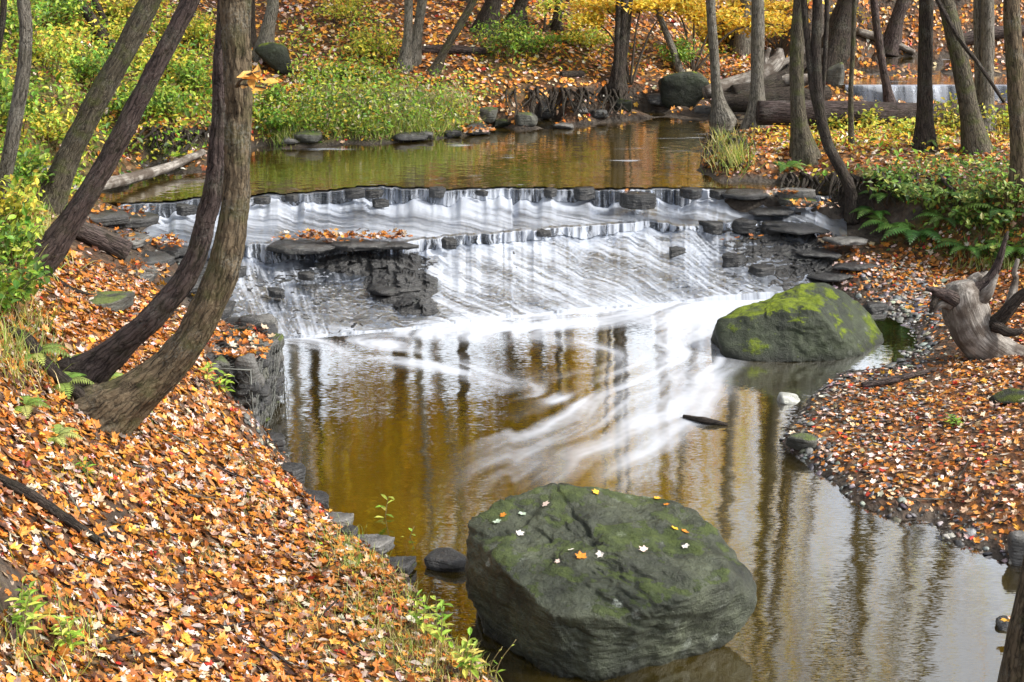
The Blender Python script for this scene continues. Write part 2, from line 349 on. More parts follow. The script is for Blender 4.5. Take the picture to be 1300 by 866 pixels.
# stream above the log
line([(1060, 108), (1450, 108)], 1.30); line([(1060, 129), (1450, 129)], .55)
P_([(1100, 100), (1200, 100), (1300, 101), (1450, 103)], 1.15); P_([(1000, 142), (1150, 140), (1300, 138), (1450, 136), (960, 146)], .55)
for px, py in [(1050, 106), (1068, 97), (1120, 92), (1200, 92), (1300, 93), (1450, 95), (1700, 95)]:
    w = at_z(px, py, UU + .02)
    for o in (0, .3, 1.5, 4, 8, 16, 30, 50): ctrl.append(np.array([w[0] * (1 + o / 45), w[1] + o, UU + .02 + hill(o)]))
# right terrace
line([(915, 165), (905, 180), (890, 203), (888, 217), (925, 238), (965, 247)], UP); line([(915, 163, .87), (1000, 157, .87), (1100, 154, .9), (1300, 149, .95), (1500, 145, 1.0)])
P_([(925, 172, 1.08), (912, 195, 1.12), (915, 214, 1.05), (945, 225, 1.08), (950, 200, 1.15), (1050, 190, 1.18), (1120, 180, 1.2), (1200, 190, 1.22), (1300, 190, 1.3), (1450, 190, 1.4), (1000, 170, 1.1), (1150, 165, 1.12), (1300, 163, 1.2)])
line([(975, 228, 1.08), (1010, 232, 1.1), (1050, 226, 1.15), (1100, 220, 1.2), (1160, 228, 1.2), (1220, 232, 1.22), (1300, 240, 1.3), (1400, 240, 1.5)])
line([(985, 248, .80), (1020, 256, .72), (1050, 266, .68), (1090, 276, .62), (1120, 300, .5), (1170, 342, .22), (1230, 342, .28), (1300, 335, .45), (1400, 330, .7)])
P_([(1010, 275, .58), (1045, 292, .55), (1065, 318, .36), (1085, 345, .22), (1110, 372, .1), (1180, 372, .14), (1140, 385, .04), (1138, 410, -.03), (1150, 440, -.05), (1200, 395, .14), (1200, 430, .14), (1260, 400, .24), (1300, 400, .34), (1420, 420, .6)])
# gravel bar
GS = [(1165, 440), (1152, 458), (1110, 468), (1060, 470), (1045, 490), (1005, 528), (985, 570), (1030, 602), (1062, 627), (1110, 656), (1170, 686), (1240, 713), (1300, 738), (1400, 765)]
line(GS, 0.); line([(a - 18, b + 8) for a, b in GS[3:]], -.13); line([(a + 22, b - 6) for a, b in GS[2:]], .07)
P_([(1200, 480, .18), (1300, 500, .26), (1120, 520, .17), (1200, 600, .2), (1300, 640, .24), (1100, 590, .14), (1300, 450, .3), (1420, 550, .45), (1420, 680, .4)])
for w in [(-6, 1, 2.0), (-3, 1, 1.0), (0, 3, -.5), (2.6, 3, -.5), (1, 0, -.5), (4.3, 7.2, .35), (4.4, 5, .6), (4.5, 2, .9), (5.5, 8, .7), (7, 9, .8), (9, 12, 1.2), (8, 16, 1.2), (10, 20, 1.6), (12, 25, 1.7), (-5, -12, 3), (4, -12, .5), (12, -12, 3), (-14, 10, 4.2), (-14, 18, 4.5), (-16, 0, 4), (-18, 28, 5.5), (14, 10, 2), (14, 0, 2), (18, 18, 2.6), (22, 28, 3), (-60, -12, 12), (60, -12, 8), (-60, 40, 20), (60, 40, 10), (-60, 95, 30), (60, 95, 26), (0, 95, 24), (-30, 95, 27), (30, 95, 25), (-30, 10, 9), (30, 10, 4), (30, 35, 5), (-30, 35, 10)]: ctrl.append(np.array(w, float))
# under the cascade (its own rock is built on top)
LX = np.array([150, 180, 240, 300, 350, 400, 460, 520, 580, 640, 720, 800, 860, 900, 950, 1000, 1040, 1075])
LA = np.interp(LX, [150, 180, 300, 400, 450, 520, 900, 1000, 1075], [262, 259, 252, 247, 243, 241, 241, 244, 252])
LB = np.interp(LX, [150, 180, 300, 345, 520, 640, 800, 900, 1000, 1075], [320, 318, 312, 309, 309, 297, 285, 284, 284, 292])
LT = np.interp(LX, [150, 300, 400, 520, 640, 800, 900, 1000, 1075], [432, 432, 427, 417, 403, 389, 379, 371, 365])
ZT = np.interp(LX, [150, 860, 1075], [0, 0, .10])
WA = at_z(LX, LA, .85); WB = at_z(LX, LB, .60); WT = at_z(LX, LT, ZT)
for i in range(1, len(LX) - 1):
    for w, z in ((WA[i], .45), ((WA[i] + WB[i]) / 2, .35), (WB[i], .2), ((WB[i] + WT[i]) / 2, -.1), (WT[i], -.4)):
        if not ((LX[i] < 250 and z < .3) or (LX[i] > 1000 and z < .3)): ctrl.append(np.array([w[0], w[1], z]))
ctrl = np.array(ctrl)
_, keep = np.unique(np.round(ctrl[:, :2] / .08).astype(int), axis=0, return_index=True); ctrl = ctrl[np.sort(keep)]
res = delaunay_2d_cdt([Vector((float(a), float(b))) for a, b, _ in ctrl], [], [], 0, 1e-5, True)
dv = np.array([v[:] for v in res[0]]); dz = np.array([ctrl[o[0], 2] if o else 0 for o in res[3]]); tris = [f for f in res[2] if len(f) == 3]
ax = lambda lo, a, b, hi, st, big: np.concatenate([lo + (a - lo) * (1 - (1 - np.linspace(0, 1, big, endpoint=False)) ** 2), np.arange(a, b, st), b + (hi - b) * np.linspace(0, 1, big) ** 2])
GX = ax(-60, -9, 10, 60, .07, 30); GY = ax(-12, 4, 31, 95, .07, 30); GX = np.unique(GX); GY = np.unique(GY)
HZ = np.full((len(GY), len(GX)), np.nan)
for f in tris:
    a, b, c = dv[list(f)]; za, zb, zc = dz[list(f)]
    x0, x1 = np.searchsorted(GX, [min(a[0], b[0], c[0]) - 1e-6, max(a[0], b[0], c[0]) + 1e-6]); y0, y1 = np.searchsorted(GY, [min(a[1], b[1], c[1]) - 1e-6, max(a[1], b[1], c[1]) + 1e-6])
    if x1 <= x0 or y1 <= y0: continue
    X, Y = np.meshgrid(GX[x0:x1], GY[y0:y1]); den = (b[1] - c[1]) * (a[0] - c[0]) + (c[0] - b[0]) * (a[1] - c[1])
    if abs(den) < 1e-12: continue
    u = ((b[1] - c[1]) * (X - c[0]) + (c[0] - b[0]) * (Y - c[1])) / den; v = ((c[1] - a[1]) * (X - c[0]) + (a[0] - c[0]) * (Y - c[1])) / den
    ok = (u >= -1e-6) & (v >= -1e-6) & (u + v <= 1 + 1e-6); sub = HZ[y0:y1, x0:x1]; sub[ok] = (u * za + v * zb + (1 - u - v) * zc)[ok]
HZ = np.where(np.isnan(HZ), np.nanmean(HZ), HZ)
def blur(A, n=1):
    for _ in range(n):
        B = np.pad(A, 1, mode='edge'); A = (B[:-2, 1:-1] + 2 * B[1:-1, 1:-1] + B[2:, 1:-1]) / 4; B = np.pad(A, 1, mode='edge'); A = (B[1:-1, :-2] + 2 * B[1:-1, 1:-1] + B[1:-1, 2:]) / 4
    return A
HZ = blur(HZ, 4); XX, YY = np.meshgrid(GX, GY)
HZ = HZ + .045 * n2(XX, YY, 1.3, 3, 4) + .02 * n2(XX, YY, 5, 8, 3) * (YY < 32)
def H(x, y):
    x = np.asarray(x, float); y = np.asarray(y, float)
    i = np.clip(np.searchsorted(GX, x) - 1, 0, len(GX) - 2); j = np.clip(np.searchsorted(GY, y) - 1, 0, len(GY) - 2)
    u = np.clip((x - GX[i]) / (GX[i + 1] - GX[i]), 0, 1); v = np.clip((y - GY[j]) / (GY[j + 1] - GY[j]), 0, 1)
    return (HZ[j, i] * (1 - u) + HZ[j, i + 1] * u) * (1 - v) + (HZ[j + 1, i] * (1 - u) + HZ[j + 1, i + 1] * u) * v
def Hn(x, y, e=.08):
    n = np.stack([-(H(x + e, y) - H(x - e, y)) / (2 * e), -(H(x, y + e) - H(x, y - e)) / (2 * e), np.ones_like(np.asarray(x, float))], -1); return n / np.linalg.norm(n, axis=-1)[..., None]
def ground(px, py, dz=0.):
    d = ray(px, py); prev = 3.
    for t in np.arange(4, 90, .04):
        p = d * t
        if p[2] + CAMZ <= H(p[0], p[1]): return np.array([p[0], p[1], float(H(p[0], p[1])) + dz])
    p = d * 60; return np.array([p[0], p[1], float(H(p[0], p[1]))])
def wl(x, y):      # water level of the reach a point lies in
    yl = np.interp(x, WA[:, 0], WA[:, 1]); return np.where(y < yl - .8, 0., np.where((y > 27) & (x > 5.5), UU, UP))
# which ground is what, from places found in the photograph
GPX, GPY, GDEP = project(np.stack([XX, YY, HZ], -1))
def ell(px, py, L):
    r = np.zeros_like(px)
    for cx, cy, rx, ry, a in L:
        r = np.maximum(r, a * np.clip(1.6 - 1.2 * np.sqrt(((px - cx) / rx) ** 2 + ((py - cy) / ry) ** 2), 0, 1))
    return r
GREEN = [(110, 110, 190, 110, 1), (60, 210, 90, 60, .8), (20, 330, 60, 60, .8), (470, 150, 140, 34, 1), (440, 110, 90, 30, .6), (650, 60, 50, 45, .7), (340, 150, 40, 30, .6), (1200, 262, 130, 62, .85), (1130, 178, 190, 22, .6), (1060, 235, 70, 22, .5), (520, 830, 110, 70, .6), (440, 720, 60, 30, .35), (60, 820, 130, 50, .35), (830, 70, 60, 30, .3), (470, 60, 60, 50, .4), (730, 62, 60, 40, .4), (560, 120, 120, 20, .4), (900, 60, 70, 30, .4), (380, 60, 50, 40, .3)]
MUD = [(1000, 545, 34, 70, .7), (1080, 640, 60, 32, .6), (1150, 440, 70, 50, .9), (1080, 380, 50, 80, .7), (1180, 690, 90, 22, .9), (1050, 250, 110, 28, 1), (790, 128, 140, 25, .8), (640, 165, 80, 12, .9), (220, 185, 60, 22, 1), (1120, 290, 60, 50, .2), (200, 300, 110, 60, .9), (250, 370, 60, 50, .9), (340, 545, 30, 40, .6), (150, 665, 22, 30, .9), (280, 690, 40, 6, .6), (310, 792, 25, 10, .5), (60, 690, 20, 12, .6)]
gz = ell(GPX, GPY, GREEN) * (HZ > wl(XX, YY) + .03); mz = np.maximum(ell(GPX, GPY, MUD), 1 - sst(.03, .13, HZ - wl(XX, YY)))
steep = 1 - Hn(XX, YY)[..., 2]; mz = np.maximum(mz, sst(.28, .5, steep) * (1 - .85 * np.clip(gz * 1.6, 0, 1))); mz = np.clip(mz + .3 * n2(XX, YY, 2.2, 31) * (mz > .05), 0, 1)
t = NT('forest_floor'); p = t.pos(); vo = t.n('TexVoronoi', Vector=p, Scale=17); hs = t.n('SeparateColor', i0=vo.outputs['Color']).outputs[0]
lit = t.ramp(hs, (0, (.02, .012, .008)), (.35, (.08, .034, .014)), (.6, (.18, .065, .014)), (.75, (.06, .03, .014)), (1, (.22, .13, .07)))
soil = t.mix(t.ramp(t.noise(p, 6, 6, .65), (.3, 0.), (.7, 1.)), (.017, .014, .012), (.085, .07, .056))
grn = t.mix(t.ramp(t.noise(p, 9, 5), (.3, 0.), (.7, 1.)), (.03, .045, .012), (.12, .13, .03))
col = t.mix(t.attr('mud'), lit, soil); col = t.mix(t.math('MULTIPLY', t.attr('green'), t.ramp(t.noise(p, 4, 4), (.35, 0.), (.6, .8))), col, grn)
hh = t.math('ADD', t.noise(p, 14, 6, .7), t.math('MULTIPLY', vo.outputs['Distance'], .6))
M['ground'] = t.done(t.bsdf(col, .7, t.bump(hh, .9, .05), .25))
mb = MB(); mb.add(np.stack([XX, YY, HZ], -1).reshape(-1, 3), gridfaces(len(GY), len(GX))); o = mb.build('ground', M['ground']); tag(o, kind='structure')
fattr(o.data, 'mud', mz); fattr(o.data, 'green', gz)
def gridval(A, x, y):
    i = np.clip(np.searchsorted(GX, x), 0, len(GX) - 1); j = np.clip(np.searchsorted(GY, y), 0, len(GY) - 1); return A[j, i]
# ------------------------------------------------------------------ cascade: shale bed and falling water
NS = 1000
def rowat(W):   # a row of the cascade, resampled across
    xs = np.linspace(0, len(LX) - 1, NS); return np.stack([np.interp(xs, np.arange(len(LX)), W[:, k]) for k in range(3)], 1)
xs_ = np.linspace(0, len(LX) - 1, NS); PXs = np.interp(xs_, np.arange(len(LX)), LX)
A = rowat(WA); B = rowat(WB); T_ = rowat(WT)
jagA = .30 * n2(A[:, 0], A[:, 0] * 0, 1.5, 4, 6) + .05 * sst(-.05, .05, n2(A[:, 0], A[:, 0] * 0, 4, 14, 3)); jagB = .34 * n2(B[:, 0], B[:, 0] * 0, 1.3, 5, 6) + .06 * sst(-.05, .05, n2(B[:, 0], B[:, 0] * 0, 3, 15, 3))
A0Y = A[:, 1].copy(); B0Y = B[:, 1].copy(); A[:, 1] += jagA; B[:, 1] += jagB
hA = .15 + .17 * n2(A[:, 0], A[:, 0] * 0, 3, 6); hB = np.interp(PXs, [300, 345, 500, 540, 800, 870, 960], [.14, .24, .24, .13, .13, .10, .06]) + .08 * n2(B[:, 0], B[:, 0] * 0, 3, 7); hA = np.maximum(hA, .03); hB = np.maximum(hB, .03)
off = lambda W, dy, dz: W + np.stack([np.zeros(NS), np.zeros(NS) + dy, np.zeros(NS) + dz], 1)
def stackrows(rows, counts):
    out = []
    for (a, b), n in zip(zip(rows[:-1], rows[1:]), counts):
        for k in range(n): out.append(a + (b - a) * (k / n))
    out.append(rows[-1]); return np.array(out)
def lower(W, k): W = W.copy(); W[:, 2] = k; return W
A2 = A.copy(); A2[:, 1] -= .05; A2[:, 2] -= hA; B1 = B.copy(); B2 = B.copy(); B2[:, 1] -= .05; B2[:, 2] -= hB
CNT = (8, 5, 20, 70, 5, 18, 150, 14)
rockrows = stackrows([off(lower(A, UP), .7, -.2), off(A, .12, -.02), off(A, 0, -.015), A2, off(B, .06, 0), off(B, 0, -.012), B2, T_, off(lower(T_, -.3), -.35, -.1)], CNT)
LBL = np.concatenate([np.full(n, k) for k, n in enumerate(CNT)] + [[7]])      # which step a row belongs to
TT = np.concatenate([np.arange(n) / n for n in CNT] + [[1.]])
R0 = rockrows.copy(); R0[..., 2] -= .34 * sst(1015, 1080, PXs)[None] * np.isin(LBL, (4, 5, 6, 7))[:, None] + .12 * sst(1015, 1080, PXs)[None] * np.isin(LBL, (2, 3))[:, None]; X, Y, Z = R0[..., 0], R0[..., 1], R0[..., 2]
PX2, PY2, _ = project(R0)
dry = ell(PX2, PY2, [(478, 334, 62, 17, 1), (512, 364, 40, 22, 1), (528, 388, 26, 14, 1), (400, 318, 60, 8, .6), (985, 300, 60, 45, .22), (1010, 345, 40, 30, .3), (215, 330, 60, 30, .6), (245, 375, 50, 45, .6), (810, 254, 28, 10, .9), (1060, 330, 40, 60, .7)]); dry = np.clip(dry + .35 * n2(X, Y, 3.5, 47, 4) * (dry > .05), 0, 1); wetrock = np.clip(1 - sst(520, 560, PX2) + sst(840, 930, PX2), 0, 1)
lay = Z + .10 * n2(X, Y, .9, 40, 3) + .03 * n2(X, Y, 6, 41, 3); stp = .034
q = (lay / stp) % 1; terr = (sst(.0, .14, q) - q) * stp               # thin level beds of shale
slopezone = np.isin(LBL, (6, 7))[:, None] * 1.
R1 = R0.copy(); TF = slopezone * (.20 + .45 * wetrock + .60 * np.clip(dry * 1.2, 0, 1)) + .2 * (1 - slopezone); R1[..., 2] += terr * TF + .05 * n2(X, Y, 1.6, 42, 4) * slopezone * sst(0, .15, TT)[:, None] + .020 * n2(X, Y, 9, 43, 4) * (.4 + .6 * slopezone)
R1[..., 1] -= .06 * np.sign(vnoise(np.stack([X * 3.2, Y * 0, np.floor(lay / stp) * 1.7], -1), 44)) * slopezone * dry + dry * slopezone * .05
R1[..., 2] += dry * slopezone * .07; R1[..., 2] += .016 * n2(X, Y * 1.6, 14, 48, 3) * slopezone * wetrock
mb = MB(); mb.add(R1.reshape(-1, 3), gridfaces(len(LBL), NS)); o = mb.build('stream_bed', M['rock_dark'], smooth=False); tag(o, kind='structure')
# water over it
Wt = R0.copy(); Wt[..., 2] += .018 + terr * .16 * slopezone + .010 * n2(X * 2.6, Y * .6, 3, 50, 3) + .03 * n2(X, Y, 1.6, 42, 4) * slopezone
face = np.isin(LBL, (2, 5))[:, None]; Wt[..., 1] -= np.where(face, .035 + .02 * vnoise(np.stack([X * 22, Z * 3, X * 0], -1), 51), .012)
drop = (R0[:, :, 1] * 0 + TT[:, None]); Lbl = LBL[:, None] + 0 * X
run = np.where(Lbl == 6, np.interp(PX2, [300, 420, 560, 700, 860], [.35, .3, .85, .9, .9]), np.where(Lbl == 3, 1.7, .1))
sx = X + 0 * X; ybase = np.where(Lbl == 6, B0Y[None] - .1, np.where(Lbl == 3, A0Y[None] - .1, Y)); dist = ybase - Y
u = sx - run * dist + .05 * n2(X, Y, 2.2, 58, 3)
u = np.where(Lbl == 3, u * .75, u); streak = .40 * vnoise(np.stack([u * 13, dist * 1.7, X * 0], -1), 52) + .42 * vnoise(np.stack([u * 36, dist * 2.6, X * 0], -1), 53) + .32 * vnoise(np.stack([u * 70, dist * 4, X * 0], -1), 59) + .40 * vnoise(np.stack([u * 4, dist * 1.6, X * 0], -1), 54)
stip = vnoise(np.stack([u * 30, dist * 24, X * 0], -1), 55) * .5 + .5 * vnoise(np.stack([u * 60, dist * 40, X * 0], -1), 57)
dens = np.zeros_like(X)

fz = TT[:, None] + 0 * X; XW = X; X = X + .05 * n2(XW, fz, 3., 170, 2) * fz; gateA = sst(-.35, .3, n2(XW, 0 * XW, 1.1, 171, 4) + .1); gateB = sst(-.5, .2, n2(XW, 0 * XW, 1.3, 172, 4) + .15); strandA = sst(-.7, .9, .8 * vnoise(np.stack([X * 26, fz * .6, X * 0], -1), 60) + .7 * vnoise(np.stack([X * 75, fz * 1.2, X * 0], -1), 160) + .9 * vnoise(np.stack([X * 3.2, X * 0, X * 0], -1), 61) + .3)
strandB = sst(-.8, .8, .8 * vnoise(np.stack([X * 28, fz * .6, X * 0], -1), 62) + .7 * vnoise(np.stack([X * 80, fz * 1.2, X * 0], -1), 162) + .8 * vnoise(np.stack([X * 4.2, X * 0, X * 0], -1), 63) + .4)
X = XW; strandA = strandA * (.25 + .75 * gateA); strandB = strandB * (.3 + .7 * gateB); dens = np.where(Lbl <= 1, .12 + .62 * strandA * TT[:, None] * (Lbl == 1), dens); dens = np.where(Lbl == 2, .14 + .8 * strandA * (.6 + .5 * TT[:, None]), dens)
dens = np.where(Lbl == 3, (.80 + .25 * gateA) - .52 * sst(0, .5 + .25 * n2(X, Y, 1.5, 173, 2), TT[:, None]) + .12 * np.exp(-((PX2 - 560) / 200) ** 2), dens)
dens = np.where(Lbl == 4, .3, dens); dens = np.where(Lbl == 5, .12 + .85 * strandB, dens)
lat = np.interp(PX2, [200, 260, 300, 360, 430, 520, 545, 600, 850, 900, 960, 1040, 1075], [.28, .28, .40, .46, .32, .26, .62, .70, .62, .46, .34, .26, .16])
dens = np.where(Lbl == 6, lat * (1.05 - .35 * sst(.05, .6, TT[:, None]) + .5 * sst(.86, 1., TT[:, None])), dens)
dens = np.where(Lbl == 7, .9, dens)
dens = dens * (1 - .93 * np.clip(dry * 1.3, 0, 1) * np.where(Lbl == 7, 0, 1))
foam = np.clip(dens + streak * .60 * np.where(Lbl == 6, 1, .8) * sst(.02, .4, dens) + stip * .17 * np.where(Lbl == 6, 1, .2) * sst(.1, .4, dens), 0, 1); foam = sst(.12, 1.15, foam) * .9
spark = sst(.55, .8, vnoise(np.stack([u * 28, dist * 36, X * 0], -1), 66)) * np.where(Lbl == 6, .8, .25) * np.clip(1 - dry * .6, 0, 1) * sst(.1, .3, dens); foam = np.clip(np.maximum(foam, spark * .8), 0, .97)
mb = MB(); mb.add(Wt.reshape(-1, 3), gridfaces(len(LBL), NS)); falls = mb.build('waterfall_water', None); tag(falls, kind='structure'); fattr(falls.data, 'foam', foam)
t = NT('falling_water'); nb = t.noise(t.pos((1, .35, 1)), 30, 4); nrm = t.bump(nb, .35, .03)
film = t.n('MixShader', i0=t.math('MULTIPLY', t.n('Fresnel', IOR=1.33, Normal=nrm).outputs[0], .45), i1=t.n('BsdfTransparent', Color=(.80, .84, .90)), i2=t.n('BsdfGlossy', Color=(.75, .82, .95), Roughness=.28, Normal=nrm)).outputs[0]
wh = t.bsdf((.40, .435, .50), .7, spec=.1)
M['falls'] = t.done(t.n('MixShader', i0=t.attr('foam'), i1=film, i2=wh).outputs[0]); falls.data.materials.append(M['falls'])
# ------------------------------------------------------------------ the lower pool: surface with drifting foam
px0, px1, py0, py1, st = -4.2, 6.5, 2.0, 17.6, .026
PXg = np.arange(px0, px1, st); PYg = np.arange(py0, py1, st); WX, WY = np.meshgrid(PXg, PYg)
STREAMS = [  # photo pixels on the water, width in metres, strength at each point
    ([(1010, 372), (940, 377), (860, 386), (750, 397), (640, 406), (560, 416), (480, 424), (400, 430), (350, 434)], .26, [.7, 1, 1, .95, .9, .9, .85, .9, .8]),
    ([(350, 436), (400, 439), (470, 450), (540, 463), (610, 479), (680, 496), (740, 516)], .15, [.9, .95, .9, .85, .75, .6, .3]),
    ([(350, 434), (430, 432), (520, 448), (600, 468), (680, 490)], .10, [.6, .5, .5, .5, .4]),
    ([(960, 380), (905, 395), (880, 425), (868, 462), (835, 497), (775, 530), (705, 560), (645, 592), (600, 628)], .36, [.85, .85, .8, .72, .64, .54, .46, .34, .1]),
    ([(930, 385), (880, 400), (850, 425), (845, 455), (800, 490), (735, 517), (660, 545), (600, 565)], .26, [.6, .7, .6, .56, .46, .40, .34, .12]),
    ([(985, 378), (925, 400), (905, 430), (900, 465), (880, 500), (835, 535), (775, 570), (715, 600), (660, 640)], .28, [.4, .5, .45, .42, .40, .40, .36, .24, .06]),
    ([(905, 395), (850, 402), (790, 412), (700, 414), (610, 416)], .22, [.8, .8, .6, .6, .5]),
    ([(905, 505), (880, 540), (830, 570), (790, 610), (770, 640)], .22, [.2, .3, .4, .3, .05]),
    ([(520, 425), (600, 428), (690, 432), (770, 442), (800, 458), (770, 474), (700, 476), (600, 466), (530, 448), (500, 432)], .24, [.5, .48, .45, .35, .4, .3, .2, .3, .4, .45]),
    ([(860, 470), (790, 500), (720, 508), (650, 500), (590, 485)], .14, [.3, .4, .4, .3, .2]),
]
dens = np.zeros_like(WX); fx = np.zeros_like(WX); fy = np.zeros_like(WX) - .004
for pts, w, am in STREAMS:
    w = w * 1.12; W = smooth_path(at_z([p[0] for p in pts], [p[1] for p in pts], 0.), 40)[:, :2]; am = np.interp(np.linspace(0, 1, 40), np.linspace(0, 1, len(am)), am)
    best = np.full(WX.shape, 1e9); ba = np.zeros_like(WX); bx = np.zeros_like(WX); by = np.zeros_like(WX)
    for a, b, a0, a1 in zip(W[:-1], W[1:], am[:-1], am[1:]):
        d = b - a; L2 = d @ d; tt = np.clip(((WX - a[0]) * d[0] + (WY - a[1]) * d[1]) / L2, 0, 1)
        D2 = (WX - a[0] - tt * d[0]) ** 2 + (WY - a[1] - tt * d[1]) ** 2; m = D2 < best
        best = np.where(m, D2, best); ba = np.where(m, a0 + (a1 - a0) * tt, ba); L = math.sqrt(L2); bx = np.where(m, d[0] / L, bx); by = np.where(m, d[1] / L, by)
    g = np.exp(-best / (w * w)); dens = dens + ba * g * (1 - dens * .75); gw = np.exp(-best / (w * 2.2) ** 2) + 1e-4 / (best + .05); fx += bx * gw; fy += by * gw
L = np.sqrt(fx ** 2 + fy ** 2) + 1e-9; psi = n2(WX, WY, .9, 140, 2) * .30 + n2(WX, WY, 2.2, 141, 2) * .07; fx = fx / L + np.gradient(psi, axis=0) / st; fy = fy / L - np.gradient(psi, axis=1) / st; L = np.sqrt(fx ** 2 + fy ** 2) + 1e-9; fx /= L; fy /= L
def lic(noise, steps, h):
    acc = noise.copy(); ny, nx = noise.shape
    for sgn in (1, -1):
        ix, iy = np.meshgrid(np.arange(nx, dtype=float), np.arange(ny, dtype=float))
        for k in range(steps):
            i = np.clip(np.rint(ix).astype(int), 0, nx - 1); j = np.clip(np.rint(iy).astype(int), 0, ny - 1)
            ix += sgn * fx[j, i] * h; iy += sgn * fy[j, i] * h
            i = np.clip(np.rint(ix).astype(int), 0, nx - 1); j = np.clip(np.rint(iy).astype(int), 0, ny - 1); acc += noise[j, i]
    acc = acc / (2 * steps + 1); return (acc - acc.mean()) / acc.std()
l1 = lic(rng.normal(size=WX.shape), 26, 1.); l2 = lic(blur(rng.normal(size=WX.shape), 5), 34, 1.2); l3 = lic(blur(rng.normal(size=WX.shape), 30), 40, 1.5)
lmix = blur(.42 * l1 + .5 * l2, 1) + .45 * l3
foam = np.clip(dens * (.80 + .38 * lmix) + .07 * lmix * sst(.04, .3, dens), 0, 1.1); foam = sst(-.02, 1.15, foam) * .84
foam = np.maximum(foam, .10 * sst(1.5, 2.6, lmix) * sst(.01, .05, dens))
depth = np.clip(-H(WX, WY), -.3, 1)
Fq = gridfaces(len(PYg), len(PXg)); keepf = (depth.ravel()[Fq] > -.10).any(1); mb = MB(); rip = .004 * n2(WX, WY, 3.5, 70, 3)
mb.add(np.stack([WX, WY, rip], -1).reshape(-1, 3), Fq[keepf]); pool = mb.build('water', None); tag(pool, kind='structure'); fattr(pool.data, 'foam', foam); fattr(pool.data, 'depth', depth)
def water_mat(name, body, tint, deep, bs, rough, gain, bscale):
    t = NT(name); p = t.pos(bscale); c1 = t.n('TexNoise', Vector=p, Scale=14, Detail=3).outputs[1]; c2 = t.n('TexNoise', Vector=t.pos((.5, 1.6, 1)), Scale=2.0, Detail=2).outputs[1]
    cc = t.n('VectorMath', _operation='ADD', i0=t.n('VectorMath', _operation='MULTIPLY', i0=t.n('VectorMath', _operation='SUBTRACT', i0=c1, i1=(.5, .5, .5)), i1=(bs * .14, bs, 0)), i1=t.n('VectorMath', _operation='MULTIPLY', i0=t.n('VectorMath', _operation='SUBTRACT', i0=c2, i1=(.5, .5, .5)), i1=(.022, .05, 0)))
    nrm = t.n('VectorMath', _operation='NORMALIZE', i0=t.n('VectorMath', _operation='ADD', i0=cc, i1=(0, 0, 1))).outputs[0]
    bed = t.n('MixShader', i0=t.ramp(t.math('DIVIDE', t.attr('depth'), deep), (0., 0.1), (1., 1.)), i1=t.n('BsdfTransparent', Color=tint), i2=t.n('BsdfDiffuse', Color=body)).outputs[0]
    fr = t.math('MINIMUM', t.math('MULTIPLY', t.n('Fresnel', IOR=1.33, Normal=nrm).outputs[0], gain), .9)
    s = t.n('MixShader', i0=fr, i1=bed, i2=t.n('BsdfGlossy', Color=(1, 1, 1), Roughness=rough, Normal=nrm)).outputs[0]
    wh = t.n('BsdfDiffuse', Color=(.44, .47, .53)).outputs[0]
    return t.done(t.n('MixShader', i0=t.attr('foam'), i1=s, i2=wh).outputs[0])
M['pool'] = water_mat('pool_water', (.030, .021, .002), (.72, .55, .22), .26, .17, .03, 5.0, (1.3, 9, 1)); pool.data.materials.append(M['pool'])
# upper pool and the stream beyond the log
def flat_water(name, x0, x1, y0, y1, z, st, mat, seed, cut=None):
    X, Y = np.meshgrid(np.arange(x0, x1, st), np.arange(y0, y1, st)); dep = np.clip(z - H(X, Y), -.3, 1); F = gridfaces(*X.shape)
    k = (dep.ravel()[F] > -.06).any(1)
    if cut is not None: k &= ~cut(X, Y).ravel()[F].any(1)
    fo = .7 * sst(.45, .8, fbm(np.stack([X * 1.1, Y * 6, X * 0], -1), seed, 3)) * sst(-.1, .3, n2(X, Y, .6, seed + 1))
    m = MB(); m.add(np.stack([X, Y, np.full_like(X, z) + .003 * n2(X, Y, 3, seed)], -1).reshape(-1, 3), F[k]); o = m.build(name, mat); tag(o, kind='structure'); fattr(o.data, 'foam', fo); fattr(o.data, 'depth', dep); return o
M['upool'] = water_mat('upper_water', (.06, .042, .009), (.75, .6, .3), .22, .20, .04, 2.0, (.5, 2.5, 1))
lipY = lambda X: np.interp(X, A[:, 0], A[:, 1])
flat_water('water', -7.5, 14, 17.4, 28.2, UP, .06, M['upool'], 80, lambda X, Y: (Y < lipY(X) + .03) | ((Y > at_z(1060, 129, UP)[1] + .1) & (X > 6)))
YU = float(at_z(1100, 108, UU)[1])
flat_water('water', 6.0, 16, YU, 32, UU, .08, M['upool'], 90)
# small fall beyond the log
nx, nz = 220, 26; Xf = np.linspace(6.15, 13.5, nx); tz = np.linspace(0, 1, nz)[:, None]; P3 = np.zeros((nz, nx, 3)); P3[..., 0] = Xf
P3[..., 1] = YU - .02 - tz * .45 - .06 * n2(Xf, Xf * 0, 2, 95)[None]; P3[..., 2] = UU + .01 - (UU - UP + .06) * sst(.0, 1, tz)
ff = np.clip(.30 + .3 * vnoise(np.stack([P3[..., 0] * 22, tz + 0 * P3[..., 0], 0 * P3[..., 0]], -1), 97) + .35 * vnoise(np.stack([P3[..., 0] * 9, tz + 0 * P3[..., 0], 0 * P3[..., 0]], -1), 96) + .2 * tz, 0, .95) * np.interp(Xf, [6.2, 6.6, 9.5, 10.5], [.0, .9, .7, .1])
mb = MB(); mb.add(P3.reshape(-1, 3), gridfaces(nz, nx)); o = mb.build('waterfall_water', M['falls']); tag(o, kind='structure'); fattr(o.data, 'foam', ff)
